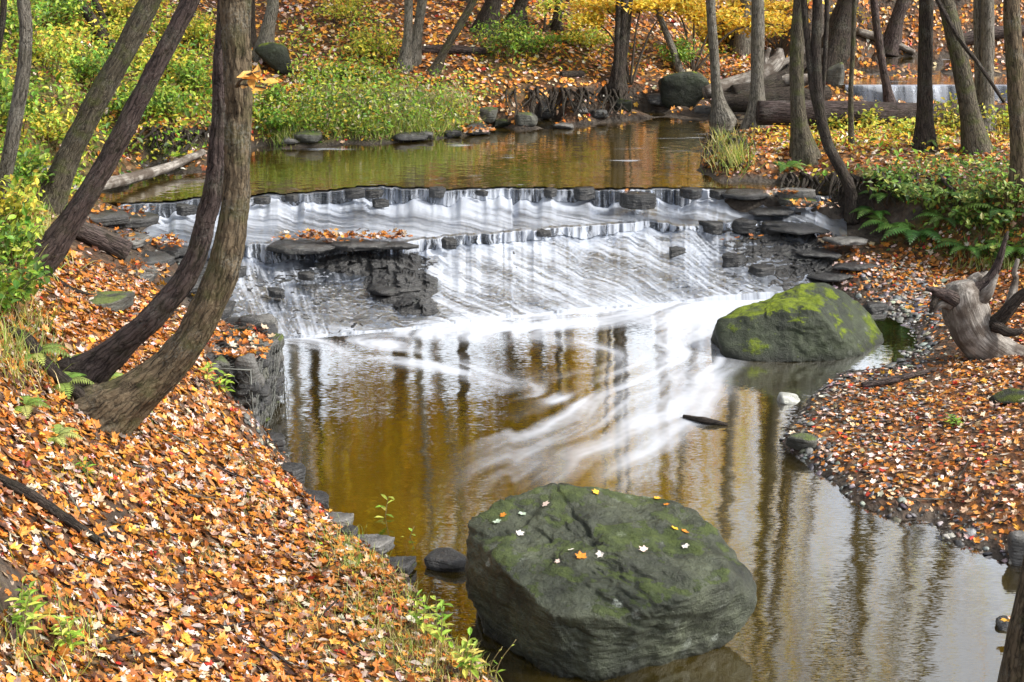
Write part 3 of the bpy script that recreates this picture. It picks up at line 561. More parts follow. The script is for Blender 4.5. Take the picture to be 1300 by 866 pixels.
P4 = P3.copy(); P4[..., 2] -= .03; P4[..., 1] += .05; mb = MB(); mb.add(P4.reshape(-1, 3), gridfaces(nz, nx)); tag(mb.build('stream_bed', M['rock_dark']), kind='structure')
# ------------------------------------------------------------------ boulders
def pix_hull(L, extra=()): return np.array([at_y(a, b, y) for a, b, y in L] + [np.array(e, float) for e in extra])
FB = pix_hull([(592, 655, 9.0), (622, 628, 9.2), (720, 613, 9.3), (770, 622, 9.3), (815, 627, 9.3), (872, 645, 9.2), (908, 656, 9.0), (960, 738, 8.5), (964, 765, 8.45), (948, 795, 8.35), (905, 822, 8.25), (845, 838, 8.1), (765, 842, 7.98), (700, 830, 8.0), (640, 800, 8.3), (598, 760, 8.6), (587, 700, 8.75), (636, 722, 8.3), (704, 782, 7.88), (770, 792, 7.8), (850, 768, 7.86), (925, 735, 8.15)],
              [(-.15, 9.3, -.2), (.9, 9.35, -.2), (.45, 7.98, -.3), (-.1, 8.35, -.3), (1.0, 8.25, -.3)])
V, F = hull_rock(FB, 7, 60, .05, 1.3, 21, 0)
up = np.clip((V[:, 2] - .3) / .4, 0, 1); Vc = V.mean(0)
g = fbm(np.stack([V[:, 0] * 1.2 + V[:, 1] * 1.5, V[:, 1] * 1.0, V[:, 2] * 5 + V[:, 0] * 1.8], 1), 77, 4); cr = np.exp(-(g / .05) ** 2) * sst(.2, .5, fbm(V * 1.1, 78, 2) + .42)
V = V - (V - Vc) / np.linalg.norm(V - Vc, axis=1)[:, None] * (cr * .025)[:, None]
xr = sst(.75, 1.1, V[:, 0]) * up; nn = (V - Vc) / np.linalg.norm(V - Vc, axis=1)[:, None]
ch = fbm(V * 2.3 + 9, 81, 3); ch = (np.floor(ch * 5) + sst(.35, .65, ch * 5 % 1)) / 5; V = V + nn * (ch * .07 + .022 * fbm(V * 8, 82, 4) - .03 * sst(.1, .5, fbm(V * np.array([2.2, 2.2, 6]), 83, 4)))[:, None]
V[:, 2] -= xr * .03 * np.abs(np.sin((V[:, 1] * 6 + V[:, 0] * 9))) 
mb = MB(); mb.add(V, F); o = mb.build('boulder', M['rock_front']); rebase(o, (.45, 8.6, -.1)); tag(o, 'huge dark grey boulder in the pool with maple leaves scattered on its top', 'boulder')
FBV = V
mb_ = pix_hull([(908, 420, 14.6), (915, 404, 14.65), (950, 386, 14.9), (985, 371, 15.1), (1015, 360, 15.2), (1045, 359, 15.25), (1075, 371, 15.25), (1100, 394, 15.2), (1120, 424, 15.0), (1123, 438, 14.9), (1106, 456, 14.5), (1060, 464, 14.25), (1000, 463, 14.2), (950, 459, 14.25), (916, 441, 14.4), (960, 399, 14.5), (1000, 389, 14.55), (1035, 396, 14.45), (1062, 425, 14.3)], [(2.3, 15.3, -.2), (3.8, 15.5, -.2), (2.4, 14.4, -.2), (3.6, 14.4, -.2)])
V, F = hull_rock(mb_, 7, 60, .04, 1.5, 33); Vc = V.mean(0); nn = (V - Vc) / np.linalg.norm(V - Vc, axis=1)[:, None]; ch = fbm(V * 2.0 + 4, 84, 3); ch = (np.floor(ch * 3) + sst(.1, .9, ch * 3 % 1)) / 3; V = V + nn * (ch * .06 + .025 * fbm(V * 8, 85, 4))[:, None]
mb = MB(); mb.add(V, F); o = mb.build('boulder', M['rock_moss']); rebase(o, (3.1, 14.8, -.1)); tag(o, 'angular boulder cloaked in bright green moss at the foot of the falls', 'boulder')
LEAFC = dict(o=(.55, .20, .02), y=(.75, .42, .03), w=(.72, .68, .62), p=(.70, .55, .48), g=(.40, .5, .38), b=(.3, .12, .04), r=(.5, .03, .02))
def one_leaf(px, py, size, c, label, group, verts):
    a, b, dep = project(verts); k = ((a - px) ** 2 + (b - py) ** 2 < 144); q = np.where(k)[0]; i = q[np.argmin(dep[q])]; near = q[dep[q] < dep[i] + .15]; i = near[np.argmin((a[near] - px) ** 2 + (b[near] - py) ** 2)]
    P = verts[i]; nb = verts[np.argsort(((verts - P) ** 2).sum(1))[:30]]; u_, s_, vt = np.linalg.svd(nb - nb.mean(0)); n = vt[2] * np.sign(vt[2][2])
    mb = MB(); S = np.array([[size, size, size * rng.uniform(.2, .9)]]); scatter(mb, *MAPLE, (P + n * .008)[None], frames(n[None], rng.uniform(0, 6.28, 1)), S, np.array([LEAFC[c]]))
    o = mb.build('maple_leaf', M['litter'], smooth=False); rebase(o, P); tag(o, label, 'leaf', group)
for px, py, s, c, lb in [(657, 680, .085, 'w', 'whitish maple leaf on the upper slope of the big boulder near its mossy hollow'), (738, 708, .105, 'o', 'orange maple leaf in the middle of the big boulder top beside a white leaf'), (763, 703, .075, 'w', 'white maple leaf beside the orange one in the middle of the big boulder'), (818, 699, .09, 'p', 'pale pink maple leaf lying alone on the big boulder top, right of the white leaf'), (724, 699, .06, 'w', 'tiny whitish leaf above the orange leaf on the big boulder'), (757, 628, .085, 'y', 'yellow maple leaf at the middle of the big boulder back rim'), (831, 632, .08, 'y', 'yellow leaf near the right end of the big boulder back rim'), (845, 640, .06, 'o', 'small orange leaf just below the yellow leaf on the big boulder right rim'), (856, 671, .07, 'y', 'yellow leaf, left one of a pair on the big boulder right shoulder'), (871, 674, .08, 'o', 'orange leaf, right one of a pair on the big boulder right shoulder'), (870, 692, .07, 'w', 'pale leaf below the pair of leaves on the big boulder right shoulder'), (691, 641, .085, 'p', 'pale tan leaf near the back rim on the left half of the big boulder'), (636, 655, .07, 'o', 'orange leaf at the top left corner of the big boulder'), (631, 664, .08, 'g', 'pale green leaf on the left edge of the big boulder top'), (709, 714, .06, 'p', 'little tan leaf left of the orange leaf on the big boulder'), (664, 652, .075, 'g', 'pale green leaf left of the tan leaf on the big boulder top')]:
    one_leaf(px, py, s, c, lb, 'maple leaves on the front boulder', FBV)
def stone(px, py, wpx, hk, seed, mat, label, z=None, cat='rock', dk=.7, **kw):
    g = ground(px, py) if z is None else at_z(px, py, z); dep = project(g)[2]; w_ = wpx / FPX * dep
    return rock('rock', g + np.array([0, 0, w_ * hk * .25]), (w_, w_ * dk, w_ * hk), seed, M[mat], label, cat, rz=random.uniform(-.4, .4), **kw)
stone(1003, 510, 36, .5, 5, 'rock_pale', 'small pale triangular stone at the water edge below the mossy boulder', z=0., amp=.04)
stone(570, 718, 62, .4, 8, 'rock_dark', 'small flat dark stone in the water left of the big boulder', z=.0)
stone(1112, 396, 46, .35, 9, 'rock_dark', 'dark wet stone tucked behind the mossy boulder right shoulder')
stone(1285, 511, 62, .3, 12, 'rock_moss', 'low mossy stone half buried in leaves on the gravel bar')
stone(1294, 712, 40, 1.4, 13, 'rock_grey', 'upright grey stone block at the right end of the gravel bar', dk=.8)
stone(1018, 572, 42, .6, 14, 'rock_bank', 'round green tinged stone at the tip of the gravel bar')
stone(1283, 800, 40, .5, 15, 'rock_dark', 'small dark rock with a leaf standing in the rippled water', z=-.02)
FARST = [(620, 155, 32, .7, 'rock_bank', 'mossy rock among the plants on the far shore, left of the dark stone'), (637, 162, 24, .6, 'rock_moss', 'small bright green rock on the far waterline'), (668, 157, 32, .6, 'rock_bank', 'green grey rock at the far waterline under the root bank'), (691, 152, 30, .8, 'rock_dark', 'dark rounded rock standing at the far waterline'), (714, 163, 34, .25, 'rock_grey', 'flat grey slab at the far waterline beside the dark rounded rock'), (606, 169, 46, .3, 'rock_dark', 'flat brown ledge with leaves at the far waterline'), (520, 176, 50, .2, 'rock_dark', 'long low dark slab under the grassy bank at the far shore'), (365, 182, 34, .3, 'rock_grey', 'tilted grey slab at the waterline right of the leaning pair of trunks'), (391, 180, 42, .35, 'rock_bank', 'broad greenish slab at the waterline below the grass bank'), (868, 128, 66, .8, 'rock_moss', 'big rounded mossy boulder on the far bank by the uprooted stump'), (836, 133, 36, .5, 'rock_dark', 'dark stone left of the rounded mossy boulder on the far bank'), (792, 140, 26, .7, 'rock_moss', 'small mossy stone below the dark multi stemmed tree'), (760, 148, 30, .4, 'rock_dark', 'dark flat stone in the mud under the exposed roots'), (738, 143, 22, .5, 'rock_grey', 'little grey stone in the mud bank of the far shore'), (1060, 108, 26, 1.5, 'rock_bank', 'squarish mossy block at the left end of the distant fall'), (895, 143, 30, .4, 'rock_grey', 'grey stone at the water edge beneath the uprooted stump'), (925, 140, 26, .4, 'rock_dark', 'dark stone at the water edge behind the slim grey tree'), (350, 88, 52, .9, 'rock_moss', 'dark mossy rock on the far slope at the foot of a grey tree'), (540, 176, 22, .5, 'rock_grey', 'small grey stone under the grassy bank'), (575, 173, 26, .4, 'rock_dark', 'dark stone at the right end of the grassy bank'), (1150, 122, 40, .35, 'rock_dark', 'dark rock poking out of the distant fall')]
for i, (px, py, w_, hk, mt, lb) in enumerate(FARST): stone(px, py, w_, hk, 100 + i, mt, lb, sub=4)
def slab(px, py, wpx, hk, z, seed, mat, label, dk=.6, tilt=.0):
    g = ground(px, py) if z is None else at_z(px, py, z); w_ = wpx / FPX * project(g)[2]
    return rock('shale_slab', g, (w_, w_ * dk, w_ * hk), seed, M[mat], label, 'rock slab', 'shale slabs along the stream', rz=random.uniform(-.5, .5), sub=5, flat=True, p=70, amp=.14, strata=.05, tilt=tilt)
SL = [(808, 254, 60, .32, .84, 'rock_dark', 'dark squarish slab splitting the upper lip of the falls'), (474, 246, 24, .4, .86, 'rock_dark', 'small dark rock on the upper lip of the falls'), (482, 258, 24, .4, .74, 'rock_dark', 'small dark rock just below the upper lip of the falls'), (950, 246, 90, .07, .84, 'rock_dark', 'long wet slab at the right end of the upper lip'), (1008, 246, 60, .2, .9, 'rock_grey', 'grey slab with leaves under the root bank'), (1012, 256, 50, .2, .82, 'rock_bank', 'greenish flat slab at the foot of the root bank'), (1005, 288, 100, .045, .58, 'rock_dark', 'broad wet ledge beside the right edge of the cascade'), (1040, 322, 80, .05, .36, 'rock_dark', 'middle wet ledge stepping down on the right side of the cascade'), (1062, 350, 80, .05, .17, 'rock_dark', 'lowest wet ledge on the right side of the cascade'), (980, 268, 80, .05, .70, 'rock_dark', 'thin wet ledge below the upper lip, right side'),
      (385, 313, 96, .08, .60, 'rock_dark', 'left piece of the dark leaf topped ledge in the middle of the falls'), (446, 311, 100, .07, .615, 'rock_dark', 'middle piece of the dark leaf topped ledge in the middle of the falls'), (502, 312, 64, .08, .605, 'rock_dark', 'right piece of the dark leaf topped ledge in the middle of the falls'), (1078, 305, 70, .07, .52, 'rock_grey', 'thin slab lying in leaves right of the cascade, upper one'), (1088, 338, 70, .07, .26, 'rock_dark', 'thin slab at the right edge of the cascade above the mossy boulder'), (505, 366, 80, .08, .26, 'rock_dark', 'dark layered block near the foot of the left cascade'), (215, 318, 70, .14, .60, 'rock_dark', 'small ledge with a clump of orange leaves beside the leaning trunks'),
      (115, 276, 110, .12, .98, 'rock_dark', 'topmost dark shale ledge on the left bank'), (165, 280, 90, .12, .88, 'rock_dark', 'dark shale ledge at the left end of the upper lip'), (160, 306, 100, .10, .84, 'rock_grey', 'grey shale ledge under the short fallen log'), (190, 330, 90, .12, .68, 'rock_dark', 'wet shale ledge behind the leaning trunks'), (168, 350, 110, .10, .78, 'rock_grey', 'layered shale shelf with leaves on the left bank'), (228, 362, 100, .12, .5, 'rock_dark', 'wet shelf between the two leaning trunks and the falls'), (265, 392, 90, .14, .34, 'rock_dark', 'lowest shelf on the left bank above the wire basket'), (128, 386, 90, .2, None, 'rock_bank', 'long mossy slab on the leafy ground left of the leaning trunks'), (40, 222, 60, .3, None, 'rock_grey', 'pale grey slab among plants on the left bank'),
      (372, 602, 44, .5, .14, 'rock_dark', 'dark block at the left water edge below the wire basket'), (345, 562, 50, .4, .2, 'rock_dark', 'dark layered stone at the water edge right under the wire basket'), (398, 634, 44, .35, .16, 'rock_dark', 'dark stone at the left water edge, beside the leafy slope'), (425, 662, 52, .3, .14, 'rock_grey', 'grey shale piece at the left water edge'), (470, 692, 64, .25, .12, 'rock_grey', 'flat grey slab by the weeds at the left water edge'), (505, 720, 66, .22, .06, 'rock_dark', 'dark slab lying at the waterline below the weeds'), (445, 676, 30, .4, .2, 'rock_dark', 'small dark shale chip by the weeds')]
for i, (px, py, w_, hk, z, mt, lb) in enumerate(SL): slab(px, py, w_, hk, z, 200 + i, mt, lb, dk=.75 if i > 17 else .6)
LIP = [(335, 254, 26, .86), (372, 251, 20, .85), (452, 245, 30, .85), (556, 244, 26, .85), (612, 245, 16, .85), (700, 244, 22, .85), (742, 245, 30, .84), (878, 245, 34, .85), (912, 247, 24, .84), (236, 266, 30, .84), (905, 288, 44, .60), (945, 287, 36, .60), (985, 288, 40, .58), (570, 309, 26, .58), (690, 296, 20, .58), (860, 320, 26, .38), (930, 330, 34, .32), (965, 345, 40, .22), (300, 345, 26, .42), (350, 372, 30, .28), (390, 350, 26, .40)]
for i, (px, py, w_, z) in enumerate(LIP):
    g = at_z(px, py, z); q = w_ / FPX * project(g)[2]; rock('rock', g, (q, q * .7, q * random.uniform(.3, .5)), 700 + i, M['rock_dark'], 'small dark wet rock breaking the thin water of the falls', 'rock', 'small wet rocks in the falls', rz=random.uniform(-.6, .6), sub=4, flat=True, p=60, amp=.18, strata=.06)
# ------------------------------------------------------------------ wire basket of stones
def gabion(top, zt, zb, label):
    c = [at_z(a, b, zt) for a, b in top]; BL, BR, FR, FL = c
    root = empty('gabion', (BR + FL) / 2 * [1, 1, 0] + [0, 0, zb], label, 'gabion'); base = np.array(root.location)
    k = 0
    def fill(p0, u, v, nu, nv, nrm):
        nonlocal k
        for i in range(nu):
            for j in range(nv):
                k += 1; p = p0 + u * (i + .5 + random.uniform(-.2, .2)) / nu + v * (j + .5 + random.uniform(-.15, .15)) / nv - nrm * random.uniform(.04, .09)
                w_ = np.linalg.norm(u) / nu * random.uniform(1.0, 1.5); h_ = np.linalg.norm(v) / nv * random.uniform(.9, 1.35)
                V, F = hull_rock(rock_pts((w_, w_, h_), 900 + k), 3, 14, .1, 4, k, c=(0, 0, 0)); a = math.atan2(u[1], u[0]); ca, sa = math.cos(a), math.sin(a)
                V = V @ np.array([[ca, sa, 0], [-sa, ca, 0], [0, 0, 1]]) + p; m = MB(); m.add(V, F); m.build('stone', M[random.choice(['rock_dark', 'rock_dark', 'rock_bank', 'rock_grey'])], root)
    dn = np.array([0, 0, zb - zt]); nr = np.cross(BR - FR, [0, 0, 1.]); nr /= np.linalg.norm(nr); nf = np.cross(FR - FL, [0, 0, 1.]); nf /= np.linalg.norm(nf)
    fill(FR, BR - FR, dn, 6, 6, nr); fill(FL, FR - FL, dn, 4, 6, nf); fill(FL, FR - FL, BL - FL, 3, 5, np.array([0, 0, 1.]))
    m = MB(); core = [BL, BR, FR, FL]; ctr = sum(core) / 4; cc = [ctr + (q - ctr) * .86 - [0, 0, .07] for q in core]; m.add(np.array(cc + [q + dn for q in cc]), [(0, 1, 2, 3), (0, 4, 5, 1), (1, 5, 6, 2), (2, 6, 7, 3), (3, 7, 4, 0)]); m.build('rubble_core', M['rock_dark'], root, False)
    m = MB(); cell = .075
    def net(p0, u, v, nrm):
        Lu, Lv = np.linalg.norm(u), np.linalg.norm(v); eu, ev = u / Lu, v / Lv; hx = cell; hy = cell * .9
        for r in range(int(Lv / hy) + 1):
            for q in range(int(Lu / hx) + 1):
                x = (q + (r % 2) * .5) * hx; y = r * hy; A_ = (x, y); B_ = (x, y + hy * .45); 
                for s_ in ((A_, B_), (B_, (x - hx / 2, y + hy)), (B_, (x + hx / 2, y + hy))):
                    pts = []
                    for a, b in s_:
                        a = min(max(a, 0), Lu); b = min(max(b, 0), Lv); pts.append(p0 + eu * a + ev * b + nrm * (.02 + .02 * math.sin(a * 9 + b * 7)))
                    if np.linalg.norm(pts[0] - pts[1]) > .01: add_tube(m, pts, [.0034] * 2, 3, caps=False)
    net(FR, BR - FR, dn, nr); net(FL, FR - FL, dn, nf); net(FL, FR - FL, BL - FL, np.array([0, 0, 1.]))
    for a, b in ((FR, FR + dn), (BR, BR + dn), (FL, FL + dn), (FR, BR), (FL, FR)): add_tube(m, [a, b], [.007] * 2, 5)
    m.build('wire_mesh', M['wire'], root)
gabion([(287, 404), (357, 424), (318, 470), (243, 466)], .68, -.12, 'wire mesh basket packed with dark stones at the edge of the pool')
# ------------------------------------------------------------------ trees
YEL = [(.80, .56, .02), (.85, .62, .04), (.75, .46, .02), (.62, .58, .04), (.7, .36, .02)]
def trunk_path(base, pts, hws, height, n=40, bend=.5):
    P = [base]; r = [hws[0]]
    Y = base[1]; 
    for i, q in enumerate(pts): P.append(at_y(q[0], q[1], Y + (q[2] if len(q) > 2 else 0))); r.append(hws[min(i + 1, len(hws) - 1)])
    P = np.array(P); dep = project(P)[2]; r = np.array(r) / FPX * dep
    d = P[-1] - P[-2]; d /= np.linalg.norm(d); 
    z = P[-1].copy(); rr = r[-1]; ext = []; er = []; k = 6
    step = max(height - (z[2] - base[2]), 1.) / k
    for i in range(k):
        d = d * (1 - .28 * bend) + np.array([random.uniform(-.08, .08), random.uniform(-.08, .08), 1]) * .28 * bend; d /= np.linalg.norm(d); z = z + d * step; ext.append(z.copy()); er.append(rr * (1 - .8 * (i + 1) / k))
    below = base - (P[1] - base) / np.linalg.norm(P[1] - base) * max(.15, r[0] * 1.2); below[2] = min(below[2], base[2] - .12)
    P = np.concatenate([[below], P, ext]); r = np.concatenate([[r[0] * 1.15], r, er])
    Q = smooth_path(P, n); R = smooth_path(np.c_[r, r, r], n)[:, 0]; return Q, np.maximum(R, .008)
def tree(label, base, pts, hws, bark, height=11, zc=5.0, nleaf=600, pal=YEL, wpal=None, sides=14, flare=.5, lump=.10, extra=(), cat='tree', group=None, spread=2.2, n=44, crown=True, name='tree', lsize=.15, fine=0.):
    b = ground(*base) if len(base) == 2 else at_z(*base)
    root = empty(name, b, label, cat, group)
    allp = []
    for k, (bb, pp, hh) in enumerate([(b, pts, hws)] + [(at_y(e[0][0], e[0][1], b[1] + (e[0][2] if len(e[0]) > 2 else 0)), e[1], e[2]) for e in extra]):
        Q, R = trunk_path(np.asarray(bb, float), pp, hh, height * random.uniform(.85, 1.05), n)
        m = MB(); L = np.concatenate([[0], np.cumsum(np.linalg.norm(np.diff(Q, axis=0), axis=1))])
        fl = flare * np.exp(-(L / (R[0] * 3.2)) ** 2) if k == 0 else None
        # finer rings where the trunk is in view
        add_tube(m, Q, R, sides, lump, random.randint(0, 99), fl, fine=fine)
        if crown and height > 4:
            ks = np.where(Q[:, 2] > zc)[0]
            if len(ks) > 3:
                for q in range(9):
                    i = ks[int(len(ks) * (q + .3) / 9.5)]; a = random.uniform(0, 6.28); ln = spread * random.uniform(.6, 1.1) * (1 - .45 * q / 9)
                    d = np.array([math.cos(a), math.sin(a), random.uniform(.25, .7)]); pth = [Q[i], Q[i] + d * ln * .35 + [0, 0, .05], Q[i] + d * ln * .7 + [0, 0, .12], Q[i] + d * ln + [0, 0, random.uniform(-.1, .4)]]
                    pth = smooth_path(pth, 8); add_tube(m, pth, np.linspace(max(R[i] * .5, .02), .008, 8), 6); allp.append(pth)
        m.build('trunk', M[bark], root)
    if crown and allp:
        m = MB(); n_ = nleaf; allp = np.array(allp); i = rng.integers(0, len(allp), n_); j = rng.integers(3, 8, n_)
        P = allp[i, j] + rng.normal(size=(n_, 3)) * np.array([.42, .42, .22])
        pl = pick(pal, wpal or [1] * len(pal), n_); N = rng.normal(size=(n_, 3)) * .6 + [0, 0, 1]
        scatter(m, SIMPLELEAF[0] * np.array([1.5, 1, 1]), SIMPLELEAF[1], P, frames(N, rng.uniform(0, 6.28, n_)), lsize * rng.uniform(.7, 1.3, n_), pl); m.build('crown', M['canopy'], root, False)
    return root
GRN = [(.16, .22, .03), (.3, .32, .04), (.5, .4, .04)]
leaner = tree('thick brown bark tree curving up from the leafy bank, front one of the leaning pair', (124, 530), [(142, 520, -.02), (196, 480), (233, 442), (260, 398), (281, 350), (295, 285), (301, 220), (302, 150), (301, 80), (300, -5)], [25, 23.5, 21, 19.5, 19, 18, 16.5, 15.5, 15.2, 16, 17.5], 'bark_brown', 10, 6.5, 300, sides=90, lump=.12, flare=.55, n=460, fine=.016)
tree('darker curved tree, rear one of the leaning pair on the leafy bank', (92, 486), [(110, 477), (137, 454), (167, 428), (198, 400), (230, 360), (251, 319), (262, 275), (272, 237), (279, 169), (283, 85), (287, -10)], [19, 18, 16.5, 15, 14, 13, 12.5, 12, 12, 11, 10.5, 10], 'bark_purple', 9, 6.5, 300, sides=72, lump=.12, flare=.5, n=400, fine=.013)
tree('slender purple brown tree leaning steeply over the left bank', (42, 340), [(62, 318), (92, 278), (130, 215), (165, 150), (203, 75), (245, -5)], [18, 16, 14, 12.5, 12, 11, 10], 'bark_purple', 8, 6, 300, sides=48, flare=.3, n=240, fine=.010)
tree('mossy trunk leaning right behind the purple brown tree on the left bank', (62, 262), [(85, 205), (115, 143), (150, 80), (180, 22), (196, -12)], [15, 13.5, 13.5, 13, 13, 12.5], 'bark_moss', 9, 6, 400, sides=48, flare=.4, n=240, fine=.013)
tree('pale blotchy trunk rising at the far left edge of the bank', (-8, 268), [(8, 215), (20, 150), (30, 90), (33, 40), (29, -5)], [11, 9, 9, 8.5, 8, 8], 'bark_grey', 9, 6, 400, flare=.3, sides=18, n=60)
tree('thin dark trunk cut by the left frame edge, above the pale blotchy trunk', (-14, 130), [(-4, 70), (3, 30), (5, -5)], [5, 4, 4, 4], 'bark_dark', 8, 6, 200)
tree('dark forked tree leaning left among the green bushes on the left hill', (141, 66), [(122, 34), (108, 12), (96, -5)], [9, 7, 6.5, 6], 'bark_dark', 8, 5.5, 350)
tree('thin dark trunk between the mossy leaning tree and the dark forked tree', (140, 42), [(130, 20), (118, -5)], [5, 4, 4], 'bark_dark', 7, 5.5, 250)
tree('grey trunk rising beside a dark mossy rock right of the leaning pair', (334, 74), [(341, 35), (346, 10), (346, -5)], [10, 8, 8, 7.5], 'bark_grey', 11, 5.5, 600)
tree('narrow dark trunk just visible behind the front leaning trunk', (318, 58), [(319, 20), (318, -5)], [6, 5, 5], 'bark_dark', 9, 5.5, 300)
tree('pale grey twin tree on the far slope, left stem of two close together', (513, 88), [(518, 40), (519, -5)], [7.5, 5.5, 5.5], 'bark_grey', 12, 4.2, 700)
tree('pale grey twin tree on the far slope, right stem of two close together', (523, 80), [(530, 40), (537, -5)], [8, 6.5, 6], 'bark_grey', 12, 4.2, 700)
tree('slim mossy tree leaning right above the grassy far bank', (551, 94), [(566, 62), (586, 28), (604, -5)], [6, 5, 5, 4.5], 'bark_moss', 10, 4.5, 500)
tree('dark stout trunk at the top of the far slope behind the green shrub', (618, 42), [(623, 15), (628, -5)], [13, 10, 9.5], 'bark_dark', 12, 4.5, 800)
tree('dark trunk with spreading base right of the stout one on the far slope', (655, 34), [(660, 10), (664, -5)], [12, 7, 7], 'bark_dark', 11, 4.5, 700)
tree('small straight trunk between the green shrub and the dark multi stemmed tree', (706, 38), [(709, 10), (710, -5)], [6, 5, 5], 'bark_dark', 11, 4.5, 600)
tree('dark multi stemmed tree rooted on the muddy far bank', (783, 116), [(787, 70), (791, 30), (793, -5)], [9, 7, 6.5, 6], 'bark_dark', 12, 4.0, 900, extra=[((786, 108, .1), [(795, 50), (800, -5)], [5, 4.5, 4]), ((781, 108, -.1), [(783, 60), (785, 10), (785, -5)], [4, 3.5, 3.5, 3])], sides=18)
tree('bare dead pole leaning left on the far bank, behind the rounded mossy boulder', (868, 104), [(852, 58), (838, 22), (832, 8)], [5, 4.5, 4, 3], 'bark_grey', 3.2, crown=False, cat='dead tree', name='dead_tree')
tree('dark slanting trunk behind the uprooted stump', (1056, 84), [(1064, 45), (1074, 10), (1080, -10)], [16, 14, 13, 12], 'bark_dark', 12, 4.5, 250)
tree('reddish dark trunk on the slope beyond the distant fall', (1130, 58), [(1138, 25), (1148, -5)], [9, 8, 8], 'bark_purple', 11, 4.8, 200)
tree('dark trunk under yellow leaves behind the slim grey tree', (938, 60), [(945, 35), (957, -5)], [10, 8, 7], 'bark_dark', 11, 4.2, 400)
SP = dict(zc=6.2, nleaf=200)
tree('slim grey tree standing on the peninsula tip', (917, 156), [(910, 115), (906, 60), (903, 20), (902, -5)], [9, 6.5, 6, 6, 6], 'bark_grey', 11, flare=.8, **SP)
tree('pale straight trunk with flared foot standing before the fallen log', (960, 163), [(961, 110), (962, 50), (962, -5)], [10, 8.5, 8.5, 8], 'bark_grey', 13, flare=.9, sides=20, n=60, **SP)
tree('mottled grey trunk on the right bank, left of the curved multi stem tree', (1021, 202), [(1014, 150), (1011, 90), (1013, 40), (1016, -5)], [12, 9.5, 9, 9, 8.5], 'bark_moss', 12, flare=.6, sides=20, n=60, **SP)
tree('several dark stems sharing one foot that bows over the eroded right bank', (1081, 268, .72), [(1079, 240), (1066, 212), (1050, 180), (1040, 135), (1036, 75), (1037, 30), (1038, -5)], [7, 7, 7, 7, 7, 6.5, 6.5, 6, 6], 'bark_dark', 9, extra=[((1047, 172), [(1033, 120), (1026, 60), (1022, 20), (1020, -5)], [5, 4.5, 4, 4, 4]), ((1042, 150), [(1046, 95), (1049, 40), (1050, -5)], [3.5, 3, 3, 3])], flare=.5, sides=18, n=70, **SP)
tree('very thin pale sapling stem in front of the fallen log', (1081, 186), [(1080, 120), (1083, 60), (1085, -5)], [4, 3.2, 3, 3], 'bark_moss', 8, **SP)
tree('thin leaning trunk in front of the distant fall', (1130, 134), [(1121, 85), (1114, 40), (1109, -5)], [6, 5, 5, 4.5], 'bark_purple', 9, **SP)
tree('dark ridged straight trunk midway along the right bank', (1173, 190), [(1174, 130), (1175, 60), (1176, -5)], [11, 9.5, 9, 9], 'bark_dark', 13, flare=.5, sides=22, n=60, **SP)
tree('thick mossy trunk tilting left on the right bank', (1240, 195), [(1229, 130), (1216, 65), (1203, 10), (1200, -5)], [14, 11.5, 11, 10.5, 10], 'bark_moss', 13, flare=.4, sides=22, n=60, **SP)
tree('twin straight trunks close together, right of the tilting mossy one', (1252, 168), [(1253, 110), (1254, 50), (1254, -5)], [10, 8.5, 8, 8], 'bark_grey', 13, extra=[((1243, 166, .15), [(1242, 100), (1241, 40), (1241, -5)], [6, 5, 5, 5])], sides=20, n=60, **SP)
tree('brownish trunk at the right frame edge of the right bank', (1298, 238), [(1294, 170), (1289, 90), (1285, 30), (1284, -5)], [13, 11.5, 11, 10.5, 10], 'bark_brown', 12, flare=.3, sides=22, n=60, **SP)
tree('dark trunk cut off by the lower right corner of the view', (1300, 960, .0), [(1306, 880, 0), (1318, 800, .0), (1330, 740, .05), (1345, 660, .1), (1370, 500, .2)], [36, 36, 36, 34, 34, 32, 30], 'bark_brown', 8, 6, 150, sides=32, flare=.3, n=80)
for i, (x, y) in enumerate([(-9, 30), (-6.5, 33), (-4.5, 29.5), (-2.6, 33), (-1, 29), (.8, 31.5), (2.2, 29.6), (3.6, 33), (5, 30.5), (6.8, 34), (8.6, 36), (11, 33), (-11, 26), (-12, 21), (-3.2, 36), (1.5, 37), (12, 27), (13, 22)]):
    b = np.array([x, y, float(H(x, y))]); px, py, _ = project(b); hw = random.uniform(.11, .2) * FPX / project(b)[2]; t2 = b + [random.uniform(-.3, .3), 0, 3]; qx, qy, _ = project(t2)
    Yt = t2[1]; root = tree('yellow leaved tree further up the wooded slope', (float(px), float(py)) if False else (float(px), float(py), b[2]), [(float(qx), float(qy), Yt - y)], [hw, hw * .85], random.choice(['bark_dark', 'bark_grey']), 12, b[2] + 2.2, 5200 if -5.5 < x < 2.3 else 1500 if 0 < x < 4 else 130, group='trees further up the wooded slope', spread=2.6, n=26, sides=9, lsize=.27)
